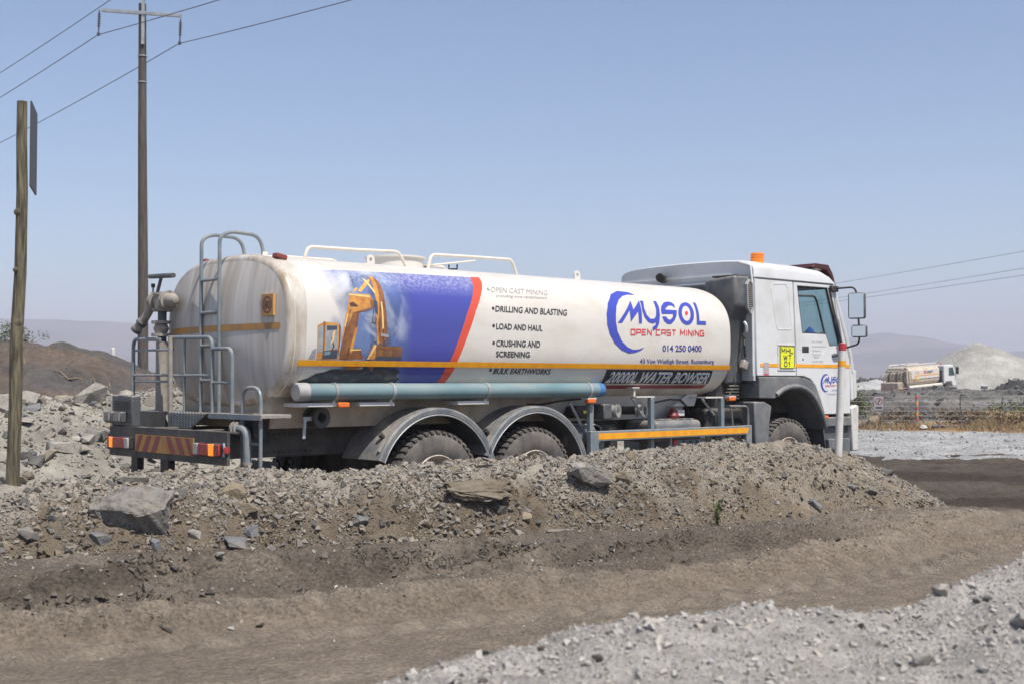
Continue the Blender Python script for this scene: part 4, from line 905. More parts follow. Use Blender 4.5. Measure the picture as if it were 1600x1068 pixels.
# equipment between the wheels
c_ = MB().lathe([(0, 0), (0, .10), (.02, .125), (.1, .13), (.11, .12), (.12, .13), (.24, .13), (.25, .12), (.26, .13), (.4, .13), (.44, .11), (.45, 0)], (1.98, -.85, .97), (1, 0, 0), 24).build('air_tank', M['fend'], TR)
MB().cyl((2.50, -.98, .62), (2.50, -.98, .80), .055, 18).cyl((2.50, -.98, .80), (2.50, -.98, .93), .07, 18).build('filter', M['steel'], TR)
MB().box(2.25, 2.62, -.86, -.6, 1.17, 1.31).build('pump_body', M['black'], TR, bevel=.02)
MB().box(2.60, 2.74, -.98, -.66, 1.15, 1.33).build('pump_valve', M['dark'], TR, bevel=.015)
MB().grid(2, 2, lambda i, j: (2.38 + .1 * j, -.863, 1.225 + .03 * i)).build('maker_tag', M['yellow'], TR)
for xx in (2.80, 3.26):
    MB().lathe([(0, .055), (0, .075), (.03, .078), (.035, .068), (.07, .068), (.075, .08), (.1, .08), (.1, .055), (.02, .05), (.02, 0)], (xx, -.90, 1.245), (.35, -1, 0), 24).build('hose_coupling', M['bright'], TR)
    MB().cyl((xx, -.90, 1.245), (xx - .12, -.6, 1.245), .05, 14).build('hose_stub', M['black'], TR)
MB().tube([(1.3, -.8, 1.36), (1.7, -.85, 1.33), (2.0, -.85, 1.37), (2.4, -.8, 1.39)], .012, 6).build('cable', M['black'], TR)
MB().tube([(3.6, -.84, 1.33), (3.9, -.86, 1.37), (4.1, -.86, 1.36), (4.3, -.8, 1.27), (4.5, -.7, 1.1)], .013, 6).build('cable', M['black'], TR)
for q_ in range(3): MB().tube([(2.3 + .1 * q_, -.75, 1.1), (2.42 + .12 * q_, -.86, 1.08), (2.5 + .1 * q_, -.86, .95), (2.4 + .1 * q_, -.75, .88)], .012, 6, fillet=.06).build('hose', M['rubbergrey'], TR)
MB().box(2.75, 3.05, -.78, -.5, .7, 1.08).build('valve_box', M['black'], TR, bevel=.02)
bb = MB().box(3.42, 4.28, -1.06, -.52, .86, 1.12).build('battery_lid', M['fend'], TR, bevel=.06, seg=4)
for k in range(5): MB().box(3.58 + k * .14, 3.63 + k * .14, -1.0, -.6, 1.115, 1.135).build('rib', M['fend'], bb, bevel=.008)
cb = MB().box(3.66, 4.36, -1.04, -.55, .70, .93).build('control_box', M['steel'], TR, bevel=.01)
MB().box(3.74, 3.80, -1.06, -1.035, .82, .88).build('switch', M['red'], cb)
for k in range(3): MB().cyl((3.95 + .12 * k, -1.05, .85), (3.95 + .12 * k, -1.035, .85), .015, 8).build('knob', M['black'], cb)
MB().tube([(3.62, -1.06, .98), (3.68, -1.06, .9), (3.68, -1.06, .7)], .014, 6).build('strap', M['bright'], TR)
MB().lathe([(0, .0), (0, .075), (.03, .08), (.07, .05), (.12, .03), (.12, 0)], (4.0, -.82, 1.14), (0, 0, 1), 20).build('red_bottle', mat('red_plastic', (.17, .018, .025), .5), TR)
MB().box(4.05, 4.18, -.86, -.76, 1.16, 1.24).build('white_block', M['postwhite'], TR, bevel=.006)
MB().cyl((3.5, -.75, 1.17), (3.5, -.75, 1.3), .022, 10).obox((3.5, -.76, 1.31), (.09, .02, .02), (0, .3, .3)).build('tap', M['galv'], TR)
MB().tube([(4.74, -1.05, 1.275), (5.18, -1.05, 1.268), (5.21, -1.05, 1.2), (5.22, -1.05, .75)], .018, 8, fillet=.03).tube([(4.86, -1.05, 1.27), (4.9, -1.05, 1.0)], .012, 6).build('step_frame', M['fend'], TR)
MB().box(4.5, 5.3, -.95, -.5, .62, 1.25).build('air_dryer', M['black'], TR, bevel=.04)
MB().box(4.6, 5.1, -.9, .9, 1.2, 2.2).build('engine_back', M['black'], TR, bevel=.05)
MB().tube([(4.75, -.85, 1.9), (4.95, -.95, 1.75), (5.05, -.98, 1.55), (4.9, -.95, 1.35)], .018, 6, fillet=.1).build('hose', M['black'], TR)
# rear outlet valve
ov = MB().lathe([(0, .045), (0, .10), (.03, .10), (.03, .06), (.14, .06), (.14, .10), (.17, .10), (.17, .05), (.05, .045)], (-1.30, -.82, 1.25), (.1, -1, 0), 24).build('outlet_valve', M['chassis'], TR)
MB().obox((-1.47, -.97, 1.15), (.03, .015, .19), (0, R(4), 0)).obox((-1.42, -.95, 1.24), (.12, .03, .04), (0, 0, 0)).build('lever', M['galv'], ov)

# ---- rear bumper, lamps, platform, railings, ladder, spray standpipe
BX = -2.41
bp_ = MB().box(BX, BX + .03, -1.19, 1.17, .85, 1.135).box(BX, BX + .12, -1.19, 1.17, 1.135, 1.145).build('rear_bumper', M['chassis'], TR)
for a, b in ((.2, .36), (.85, .98)): MB().box(BX + .05, BX + .12, a - .2, b - .2, .66, .86).build('bumper_stay', M['black'], bp_)
def lamp(y0, y1, segs):
    base = MB().box(BX - .03, BX, min(y0, y1) - .012, max(y0, y1) + .012, .925, 1.045).build('tail_lamp', M['black'], TR, bevel=.006)
    for (a, b, mm, nm) in segs: MB().box(BX - .055, BX - .03, y0 + (y1 - y0) * b, y0 + (y1 - y0) * a, .932, 1.038).build(nm, M[mm], base, bevel=.008)
lamp(1.13, .65, [(.02, .24, 'redlens', 'lens'), (.12 * 0 + .25, .45, 'orangelit', 'turn_lens'), (.46, .82, 'redlens', 'lens'), (.83, .99, 'clear', 'lens')][0:0] + [(.03, .10, 'redlens', 'lens'), (.11, .27, 'orangelit', 'turn_lens'), (.28, .8, 'redlens', 'lens'), (.81, .98, 'clear', 'lens')])
lamp(-1.15, -.66, [(.03, .22, 'redlens', 'lens'), (.23, .42, 'orangelit', 'turn_lens'), (.43, .80, 'redlens', 'lens'), (.81, .98, 'clear', 'lens')])
MB().cyl((BX - .01, -1.195, .99), (BX - .01, -1.21, .99), .032, 14).build('side_marker', M['redlens'], TR)
MB().tube([(BX - .02, -1.17, 1.05), (BX - .02, -1.185, .99), (BX - .02, -1.17, .93)], .012, 6).build('lamp_guard', M['galv'], TR)
cv = MB().box(BX - .012, BX, -.60, .57, .912, 1.075).build('chevron_board', M['amberdirty'], TR)
for k in range(-3, 4):
    if k == 0: continue
    s_ = 1 if k > 0 else -1; c0 = s_ * (.185 * abs(k) - .085) - .015
    w_ = .095; yb = lambda t: c0 * -1 + 0
    pts = [(c0 + s_ * .055 + .0, .915), (c0 + s_ * .055 + s_ * w_, .915), (c0 - s_ * .045 + s_ * w_ * .9, 1.072), (c0 - s_ * .045, 1.072)]
    pts = [(max(-.6, min(.57, p[0] - .0)), p[1]) for p in pts]
    cvm = MB().add([(BX - .0155, p[0], p[1]) for p in pts], [(0, 1, 2, 3)]).build('chevron', M['redtape'], cv, smooth=0)
# plate lamp box with grille at the far corner
bx_ = MB().box(BX + .02, BX + .12, .72, 1.17, 1.145, 1.45).build('rear_box', M['dark'], TR, bevel=.012)
for k in range(6): MB().box(BX + .008, BX + .02, .78, 1.11, 1.31 + k * .016, 1.317 + k * .016).build('grille_bar', M['black'], bx_)
for yy in (1.13, .90): MB().box(BX - .05, BX + .018, yy - .075, yy + .075, 1.18, 1.29).build('work_lamp', M['dark'], TR, bevel=.012)
for yy in (1.13, .90): MB().box(BX - .06, BX - .05, yy - .06, yy + .06, 1.20, 1.275).build('work_lamp_lens', M['rubbergrey'], TR)
MB().lathe([(0, 0), (0, .075), (.03, .06), (.05, 0)], (BX + .08, .97, 1.46), (0, 0, 1), 16).build('lamp_dome', M['rubbergrey'], TR)
# platform
PX0 = -2.03
pf = MB().box(PX0, -1.72, -1.14, 1.42, 1.255, 1.29).build('platform', M['rubbergrey'], TR, bevel=.004)
M['checker'] = mat('checker_plate', (.10, .105, .11), .45, metal=.4, col2=(.15, .14, .13), scale=8, dust=.3)
def checker(poly, name):
    o_ = MB().prismx(poly, PX0 - .02, PX0 - .004).build(name, M['checker'], pf)
    ys = [p[0] for p in poly]; zs_ = [p[1] for p in poly]; t_ = MB(); k_ = 0
    y = min(ys) + .02
    while y < max(ys) - .02:
        z = min(zs_) + .012; r_ = 0
        while z < max(zs_) - .006:
            # keep studs inside the tapered outline
            zlo = np.interp(y, *zip(*sorted([(poly[0][0], poly[0][1]), (poly[1][0], poly[1][1])]))) if len(poly) == 4 else min(zs_)
            if z > zlo + .006: t_.obox((PX0 - .022, y, z), (.006, .028, .006), (R(28 if (k_ + r_) % 2 else -28), 0, 0))
            z += .019; r_ += 1
        y += .03; k_ += 1
    t_.build('tread_studs', M['galv'], o_, smooth=0)
MB().prismx([(.62, 1.115), (.17, 1.115), (-.185, 1.285), (.62, 1.285)], PX0 - .02, PX0 - .004).build('front_plate', M['checker'], pf)
st_ = MB()
for k in range(26):
    y = .60 - k * .030; zlo = 1.12 if y > .17 else 1.115 + (.17 - y) / .355 * .17
    for r_ in range(9):
        z = 1.125 + r_ * .019
        if z > zlo + .012 and z < 1.278: st_.obox((PX0 - .022, y, z), (.006, .030, .006), (R(30 if k % 2 else -30), 0, 0))
st_.build('tread_studs', M['galv'], pf, smooth=0)['kind'] = 'stuff'
MB().prismx([(1.36, 1.20), (1.2, 1.115), (.70, 1.115), (.70, 1.285), (1.36, 1.285)], PX0 - .02, PX0 - .004).build('front_plate', M['checker'], pf)
MB().box(PX0 - .012, PX0 + .0, -1.14, -.185, 1.24, 1.288).build('edge_strip', M['steel'], pf)
def rail(pts, r=.020, m='steel', fil=.09, name='railing'): return MB().tube(pts, r, 10, fillet=fil).build(name, M[m], TR)
rx = PX0 + .03
rail([(rx, 1.50, 1.13), (rx, 1.51, 2.035), (rx, .91, 2.02)], name='railing')
for z0, z1, y0 in ((1.915, 1.91, 1.46), (1.655, 1.655, 1.51), (1.592, 1.59, 1.46)):
    rail([(rx, y0, z0), (rx, .62, z1)], .013)
rail([(rx, .62, 2.03), (rx, -.17, 2.015), (rx, -.19, 1.28)])
rail([(rx, .378, 2.02), (rx, .378, 1.28)], .014)
rail([(rx, .62, 1.65), (rx, -.18, 1.65)], .015)
rail([(rx - .03, .62, 2.05), (rx - .03, .605, 1.13)], .024, 'rubbergrey', 0, 'post')
rail([(rx, -.19, 1.905), (rx, -.55, 1.90), (rx, -.56, 1.28)])
rail([(rx, -.20, 1.58), (rx, -.56, 1.58)], .014)
rail([(-1.75, 1.25, 1.28), (-1.75, 1.25, 1.9), (-1.75, .72, 1.9)], .016)
rail([(-1.75, .5, 1.28), (-1.75, .5, 1.62), (-1.75, .1, 1.62)], .014)
# boarding step at the near corner
lo_ = rail([(rx, -.75, .80), (rx, -.75, 1.535), (rx, -1.07, 1.535), (rx, -1.07, .80)], .018, fil=.13, name='boarding_step')
for zz in (1.02,): MB().cyl((rx, -.75, zz), (rx, -1.07, zz), .014, 8).build('rung', M['steel'], lo_)
dr = rail([(rx - .03, -.70, 1.16), (rx - .03, -.88, 1.15), (rx - .03, -.89, .83)], .038, 'steel', .12, 'drain_pipe')
for yy in (-.66, -.72): MB().cyl((rx - .03, yy, 1.16), (rx - .03, yy - .02, 1.16), .062, 14).build('flange', M['rubbergrey'], dr)
MB().cyl((rx - .03, -.89, .83), (rx - .03, -.89, .85), .05, 14).build('flange', M['rubbergrey'], dr)
# ladder up the rear end, hooked over the tank
lx = -1.90
ld = empty('ladder', (0, 0, 0)); ld.parent = TR
for yy in (.235, -.125):
    MB().tube([(lx, yy - .005, 1.28), (lx, yy, 2.2), (lx, yy + .0, 3.0), (lx + .12, yy - .0, 3.055), (-1.45, yy, 3.04), (-1.40, yy, 2.80)], .019, 10, fillet=.13).build('rail', M['steel'], ld)
    MB().box(-1.43, -1.37, yy - .02, yy + .02, 2.79, 2.88).build('foot', M['creamrail'], ld, bevel=.005)
for zz in (1.60, 1.94, 2.265, 2.585): MB().cyl((lx, .235, zz), (lx, -.125, zz), .016, 10).build('rung', M['steel'], ld)
# spray standpipe with twin heads
sx_ = -1.93
sp = MB().cyl((sx_, 1.0, 1.29), (sx_, 1.0, 2.0), .062, 20).build('standpipe', M['rubbergrey'], TR)
MB().tube([(sx_, 1.0, 1.33), (sx_ - .03, .99, 1.22), (sx_ - .06, .85, 1.14)], .06, 16, fillet=.08).build('elbow', M['rubbergrey'], sp)
MB().cyl((sx_, 1.0, 2.0), (sx_, 1.0, 2.42), .045, 16).build('neck', M['dark'], sp)
for zz in (2.055, 2.185): MB().cyl((sx_, 1.02, zz), (sx_, 1.02, zz + .03), .10, 18).build('flange', M['rubbergrey'], sp)
MB().lathe([(0, .06), (.05, .08), (.10, .06)], (sx_, 1.02, 2.085), (0, 0, 1), 18).build('valve_body', M['rubbergrey'], sp)
MB().lathe([(0, .10), (.03, .11), (.03, .075), (.10, .085), (.17, .085), (.17, .10), (.19, .10), (.20, 0)], (sx_, 1.0, 2.31), (0, 0, 1), 20).build('head_body', M['rubbergrey'], sp)
for sg in (1, -1):
    MB().lathe([(0, .055), (.07, .06), (.07, .10), (.095, .10), (.095, .07), (.105, .10), (.13, .10), (.13, .075), (.20, .07), (.26, .035), (.27, 0)], (sx_, 1.0 + sg * .03, 2.42), (0, sg, 0), 20).build('spray_head', M['rubbergrey'], sp)
MB().tube([(sx_ - .02, 1.19, 2.38), (sx_ - .05, 1.27, 2.26), (sx_ - .10, 1.40, 2.12)], [.045, .042, .048], 14).build('nozzle', M['rubbergrey'], sp)
MB().tube([(sx_ - .065, 1.31, 2.215), (sx_ - .075, 1.335, 2.19)], .058, 14).tube([(sx_ - .09, 1.385, 2.14), (sx_ - .10, 1.405, 2.115)], .056, 14).build('nozzle_ring', M['dark'], sp)
MB().tube([(sx_, 1.12, 2.50), (sx_, 1.02, 2.68)], .018, 8).tube([(sx_, 1.28, 2.69), (sx_, .76, 2.67)], .026, 10).build('tee_handle', M['dark'], sp)
MB().tube([(sx_, 1.25, 2.51), (sx_, .80, 2.50)], .012, 6).tube([(sx_, 1.21, 2.5), (sx_, 1.21, 2.58)], .010, 6).build('linkage', M['rubbergrey'], sp)
MB().cyl((sx_, 1.21, 2.57), (sx_, 1.21, 2.61), .022, 8).build('knob', M['black'], sp)

# ---- cab
CBY = 1.16
CB = empty('cab', (0, 0, 0)); CB.parent = TR
roofz = [(5.19, 3.02), (5.20, 3.14), (5.3, 3.165), (6.2, 3.16), (6.75, 3.13), (6.93, 3.06), (7.03, 2.96), (7.04, 2.94)]
rf = MB(); nr = 28; vs = []; fs = []
for i, (x, zt) in enumerate(roofz):
    for k in range(nr + 1):
        a = math.pi * k / nr; e = .34
        y = -CBY * math.copysign(abs(math.cos(a)) ** e, math.cos(a)); z = 2.93 + (zt - 2.93) * (math.sin(a) ** e if math.sin(a) > 1e-6 else 0) + .03 * (1 - (y / CBY) ** 2) * (1 if i else 0)
        vs.append((x + (.0 if i else .02), y, z))
for i in range(len(roofz) - 1):
    for k in range(nr): fs.append((i * (nr + 1) + k, i * (nr + 1) + k + 1, (i + 1) * (nr + 1) + k + 1, (i + 1) * (nr + 1) + k))
fs.append(tuple(range(nr + 1)))
rf.add(vs, fs).build('roof', M['white'], CB, smooth=38)
MB().box(5.24, 7.0, -1.166, -1.156, 2.918, 2.934).build('gutter', M['dark'], CB); MB().box(5.24, 7.0, 1.156, 1.166, 2.918, 2.934).build('gutter', M['dark'], CB)
for sg in (-1, 1):
    y0, y1 = sg * CBY, sg * (CBY - .045)
    plate([(5.27, 1.66), (5.225, 2.92), (6.055, 2.92), (6.125, 1.66)], [], y0, y1, 'side_panel', M['white'], CB, .012)
    dr_ = plate([(6.07, 2.915), (6.93, 2.915), (7.02, 2.80), (7.28, 2.16), (7.385, 1.88), (7.40, 1.14), (6.775, 1.14), (6.68, 1.34), (6.57, 1.52), (6.45, 1.62), (6.30, 1.66), (6.14, 1.66)],
          [[(6.155, 2.86), (6.85, 2.865), (7.155, 2.09), (6.905, 2.075), (6.81, 2.235), (6.265, 2.235)]], y0, y1, 'door', M['white'], CB, .010)
    yg = sg * (CBY - .03)
    MB().add([(x, yg, z) for x, z in [(6.15, 2.865), (6.855, 2.87), (7.165, 2.085), (6.90, 2.07), (6.80, 2.23), (6.26, 2.23)]], [(0, 1, 2, 3, 4, 5)]).build('window_pane', M['glass'], dr_, smooth=0)
    yf = sg * (CBY - .012)
    MB().tube([(6.165, yf, 2.73), (6.56, yf, 2.745), (6.62, yf, 2.68), (6.80, yf, 2.24)], .014, 8, fillet=.05).build('quarter_frame', M['black'], dr_)
    MB().tube([(6.155, yf, 2.86), (6.85, yf, 2.865), (7.155, yf, 2.09), (6.905, yf, 2.075), (6.81, yf, 2.235), (6.265, yf, 2.235), (6.155, yf, 2.86)], .013, 8).build('window_seal', M['black'], dr_)
    MB().prism([(6.865, 2.87), (6.915, 2.87), (7.215, 2.09), (7.15, 2.09)], sg * (CBY + .002), sg * (CBY - .02)).build('pillar_trim', M['black'], dr_)
    MB().box(6.25, 6.41, sg * (CBY + .006), sg * (CBY - .02), 1.972, 2.063).build('door_handle', M['black'], dr_, bevel=.012)
    MB().cyl((6.27, sg * (CBY + .004), 1.885), (6.27, sg * (CBY - .02), 1.885), .013, 10).build('door_lock', M['black'], dr_)
    MB().tube([(6.96, sg * (CBY + .005), 1.94), (6.99, sg * (CBY + .035), 1.955), (7.12, sg * (CBY + .035), 1.965), (7.16, sg * (CBY + .005), 1.97)], .022, 8).build('grab_handle', M['dark'], dr_)
    # pressed panel on the sleeper side
    pan = [(5.60, 2.87), (5.90, 2.885), (5.955, 2.82), (6.025, 2.30), (6.0, 2.265), (5.72, 2.26), (5.68, 2.31), (5.555, 2.80)]
    plate(pan, [[((x - 5.8) * .90 + 5.8, (z - 2.57) * .94 + 2.57) for x, z in pan]], sg * (CBY + .004), sg * (CBY - .01), 'pressed_rib', M['white'], CB, .004)
    # wheel arch
    arch_o = [(5.29, 1.648), (6.18, 1.648), (6.31, 1.635), (6.44, 1.595), (6.56, 1.50), (6.665, 1.335), (6.76, 1.13), (6.80, .95)]
    arch_i = [(6.735, .93), (6.66, 1.08), (6.53, 1.27), (6.36, 1.41), (6.15, 1.475), (5.92, 1.475), (5.74, 1.43), (5.62, 1.365), (5.29, 1.375)]
    plate(arch_o + arch_i, [], sg * (CBY + .018), sg * (CBY - .5), 'wheel_arch', M['fend'], CB, .012)
    ins = [(x, z) for x, z in arch_i[:8]]
    MB().tube([(x + .02, sg * (CBY + .024), z + .045) for x, z in ins], .034, 10, fillet=.1).build('arch_flare', M['fend'], CB)
    MB().prism([(5.21, 1.33), (5.42, 1.33), (5.58, 1.27), (5.53, 1.05), (5.50, .60), (5.24, .60)], sg * (CBY + .0), sg * (CBY - .35)).build('rear_mudguard', M['fend'], CB, bevel=.02)
    # step and sill under the door
    MB().prism([(6.80, 1.10), (7.40, 1.10), (7.42, .97), (6.83, .97)], sg * (CBY + .01), sg * (CBY - .3)).build('sill', M['fend'], CB, bevel=.015)
    MB().prism([(6.80, .968), (7.40, .968), (7.38, .5), (6.88, .5)], sg * (CBY - .05), sg * (CBY - .32)).build('step_well', M['dark'], CB)
    MB().prism([(6.86, .80), (7.02, .80), (7.0, .45), (6.90, .45)], sg * (CBY + .006), sg * (CBY - .049)).build('step_panel', M['fend'], CB, bevel=.01)
    MB().prism([(7.16, .80), (7.38, .80), (7.37, .45), (7.18, .45)], sg * (CBY + .006), sg * (CBY - .049)).build('step_panel', M['fend'], CB, bevel=.01)
    MB().box(6.69, 6.80, sg * (CBY + .045), sg * (CBY + .016), 1.08, 1.125).build('side_lamp', M['orange'], CB, bevel=.01)
    # front corner
    MB().tube([(7.0, sg * 1.12, 2.93), (7.42, sg * 1.13, 1.95), (7.46, sg * 1.13, 1.72)], .045, 10).build('front_pillar', M['white'], CB)
    MB().prism([(7.395, 1.95), (7.47, 1.78), (7.50, 1.32), (7.41, 1.32)], sg * (CBY - .0), sg * (CBY - .25)).build('corner_panel', M['white'], CB, bevel=.02)
    MB().prism([(7.50, 1.76), (7.575, 1.74), (7.585, 1.36), (7.50, 1.33)], sg * (CBY - .01), sg * (CBY - .2)).build('corner_deflector', M['postwhite'], CB, bevel=.015)
    if sg > 0: continue      # the far mirrors are hidden behind the cab
    # mirrors on black arms
    my = sg * 1.46
    MB().box(6.90, 7.06, sg * 1.13, sg * 1.21, 2.82, 2.90).build('mirror_bracket', M['black'], CB, bevel=.01)
    MB().tube([(7.0, sg * 1.2, 2.865), (7.08, my - sg * .03, 2.875), (7.11, my, 2.80), (7.17, my, 2.25), (7.2, my - sg * .03, 2.1), (7.22, sg * 1.18, 2.045)], .013, 8, fillet=.06).build('mirror_arm', M['black'], CB)
    m1 = MB().obox((7.115, my, 2.62), (.09, .235, .36), (0, 0, R(20))).build('mirror', M['dark'], CB, bevel=.03, seg=3)
    MB().add([(7.115 - .0485 * math.cos(R(20)) - t_ * math.sin(R(20)), my - .0485 * math.sin(R(20)) + t_ * math.cos(R(20)), z_) for t_, z_ in ((-.098, 2.455), (.098, 2.455), (.098, 2.785), (-.098, 2.785))], [(0, 1, 2, 3)]).build('mirror_glass', M['chrome'], m1, smooth=0)
    m2 = MB().obox((7.17, my, 2.275), (.08, .215, .17), (0, 0, R(20))).build('mirror', M['dark'], CB, bevel=.03, seg=3)
    MB().add([(7.17 - .0435 * math.cos(R(20)) - t_ * math.sin(R(20)), my - .0435 * math.sin(R(20)) + t_ * math.cos(R(20)), z_) for t_, z_ in ((-.09, 2.205), (.09, 2.205), (.09, 2.345), (-.09, 2.345))], [(0, 1, 2, 3)]).build('mirror_glass', M['chrome'], m2, smooth=0)
# rear wall with small window
bm = flat2d([(-1.14, 1.60), (1.14, 1.60), (1.14, 2.94), (-1.14, 2.94)], [[(-.56, 2.5), (.5, 2.5), (.5, 2.86), (-.56, 2.86)]])
for v_ in bm.verts: v_.co = Vector((5.235, v_.co.x, v_.co.y))
bmesh.ops.recalc_face_normals(bm, faces=bm.faces); me_ = bpy.data.meshes.new('rear_wall'); bm.to_mesh(me_); bm.free(); rw = link('rear_wall', me_, CB, mat('shaded_white_paint', (.46, .50, .53), .4, col2=(.40, .43, .46), scale=3))  # cab white made darker and bluer: the rear wall's shade is in the colour
sm_ = rw.modifiers.new('s', 'SOLIDIFY'); sm_.thickness = .04; sm_.offset = 0
MB().tube([(5.21, -.58, 2.48), (5.21, .52, 2.48), (5.21, .52, 2.88), (5.21, -.58, 2.88), (5.21, -.58, 2.48)], .018, 8).build('window_seal', M['galv'], rw)
MB().add([(5.235, -.57, 2.49), (5.235, .51, 2.49), (5.235, .51, 2.87), (5.235, -.57, 2.87)], [(0, 1, 2, 3)]).build('window_pane', M['glass'], rw, smooth=0)
MB().box(5.20, 5.215, -1.12, 1.12, 2.965, 2.985).build('roof_crease', M['white'], rw)
MB().tube([(5.195, -1.15, 1.66), (5.18, -1.15, 2.9), (5.19, -1.12, 3.08), (5.2, -.9, 3.145)], .014, 8).build('corner_seam', M['white'], CB)
# front: windscreen, grille panel, bumper, visor, floor
ws = [(7.03, 1.08, 2.90), (7.03, -1.08, 2.90), (7.45, -1.10, 1.88), (7.45, 1.10, 1.88)]
MB().add(ws, [(0, 1, 2, 3)]).build('windscreen', M['glass'], CB, smooth=0)
MB().prism([(7.40, 1.86), (7.49, 1.80), (7.52, 1.15), (7.40, 1.15)], -1.0, 1.0).build('front_panel', M['white'], CB, bevel=.02)
fb = MB().prism([(7.40, 1.22), (7.53, 1.26), (7.58, 1.245), (7.56, .62), (7.42, .62)], -1.18, 1.18).build('front_bumper', M['postwhite'], CB, bevel=.015)
MB().prism([(6.72, 3.16), (6.80, 3.215), (7.10, 3.21), (7.20, 3.10), (7.28, 2.93), (7.26, 2.88), (7.16, 3.03), (7.05, 3.13)], -1.02, .98).build('sun_visor', M['maroon'], CB, bevel=.01)
MB().obox((6.9, -.95, 3.15), (.14, .10, .05), (0, 0, 0)).build('roof_lamp', M['clear'], CB, bevel=.015)
MB().box(5.27, 7.40, -1.1, 1.1, 1.56, 1.60).build('floor', M['int'], CB)
MB().prism([(6.95, 1.62), (7.42, 1.62), (7.42, 1.86), (7.1, 2.02), (6.98, 1.95)], -1.05, 1.05).build('dashboard', M['int'], CB, bevel=.03)
for yy in (-.62, .62):
    s_ = MB().box(5.95, 6.45, yy - .24, yy + .24, 1.62, 1.86).build('seat', M['int'], CB, bevel=.05)
    MB().obox((5.92, yy, 2.12), (.14, .46, .56), (0, R(-8), 0)).build('seat_back', M['int'], s_, bevel=.05)
sw = MB().lathe([(0, .21), (.012, .225), (0, .24), (-.012, .225), (0, .21)], (7.06, -.70, 2.12), (-.55, 0, .83), 32).build('steering_wheel', M['black'], CB)
MB().cyl((7.06, -.70, 2.12), (7.2, -.70, 1.92), .035, 10).build('column', M['black'], sw)
for k in range(3):
    a = 2 * math.pi * k / 3 + .5; MB().cyl((7.06, -.70, 2.12), (7.06 + .18 * math.sin(a), -.70 + .22 * math.cos(a), 2.12 + .12 * math.sin(a)), .014, 6).build('spoke', M['black'], sw)
MB().box(5.3, 5.9, -1.05, 1.05, 1.62, 2.0).build('bunk', M['int'], CB, bevel=.05)
# cab markings
YM = -CBY - .004
def cabpoly(poly, m, name, off=0., holes=()):
    return bm_object(flat2d(poly, holes), lambda x, z: (x, YM - off, z), name, m, CB, (0, -1, 0))
cabpoly([(5.33, 1.777), (7.39, 1.775), (7.388, 1.822), (5.33, 1.82)], M['amber'], 'reflective_stripe')
cabpoly([(5.40, 1.69), (5.51, 1.69), (5.51, 1.835), (5.40, 1.835)], M['clear'], 'reflector', .002)
cabpoly([(5.40, 1.672), (5.51, 1.672), (5.51, 1.689), (5.40, 1.689)], M['red'], 'reflector_base', .002)
plate([(5.70, 1.735), (6.095, 1.735), (6.085, 2.075), (5.70, 2.075)], [[(5.712, 1.747), (6.083, 1.747), (6.073, 2.063), (5.712, 2.063)]], YM - .008, YM + .02, 'plate_frame', M['white'], CB, .003)
pl_ = MB().box(5.745, 6.057, YM - .012, YM - .001, 1.76, 2.052).build('number_plate', M['yellow'], CB)
plate([(5.745, 1.76), (6.057, 1.76), (6.057, 2.052), (5.745, 2.052)], [[(5.753, 1.768), (6.049, 1.768), (6.049, 2.044), (5.753, 2.044)]], YM - .0135, YM - .0121, 'border', M['ink'], pl_)
for tx, z0, w_ in (('MHL', 1.955, .25), ('WT', 1.867, .17), ('01', 1.779, .14)):
    stroke_text(tx, [(5.901 - w_ / 2, z0), (5.901 + w_ / 2, z0), (5.901 - w_ / 2, z0 + .073), (5.901 + w_ / 2, z0 + .073)], .20, lambda x, z: (x, YM - .0135, z), M['ink'], pl_)
for tx, z0, x0, w_ in (('OPEN CAST MINING', 2.115, 6.47, .25), ('DRILLING AND BLASTING', 2.052, 6.48, .32), ('LOAD AND HAUL', 1.995, 6.485, .20), ('CRUSHING AND', 1.940, 6.49, .20), ('SCREENING', 1.907, 6.51, .14), ('BULK EARTHWORKS', 1.850, 6.49, .25)):
    bm_object(text_bm(tx, .0), lambda u, v, z0=z0, x0=x0, w_=w_: (x0 + w_ * u, YM, z0 + .020 * v), 'lettering', M['inkfade'], CB, (0, -1, 0))
tf = lambda p: (6.675 + (p[0] - 2.436) * .29, 1.445 + (p[1] - 1.914) * .34)
for n_, o_, h_, m_ in LOGO: cabpoly([tf(p) for p in o_], M[m_], n_, 0, [[tf(p) for p in h] for h in h_])
stroke_text('OPEN CAST MINING', [tf(p) for p in D_RED], .19, lambda x, z: (x, YM - .0005, z), M['red'], CB)
for tx, dd in (('014 250 0400', D_T1), ('43 Von Wielligh Street. Rustenburg', D_T2)):
    f_ = quadmap(*[tf(p) for p in dd]); bm_object(text_bm(tx, .0), lambda u, v, f_=f_: (f_(u, v)[0], YM, f_(u, v)[1]), 'lettering', M['navy'], CB, (0, -1, 0))
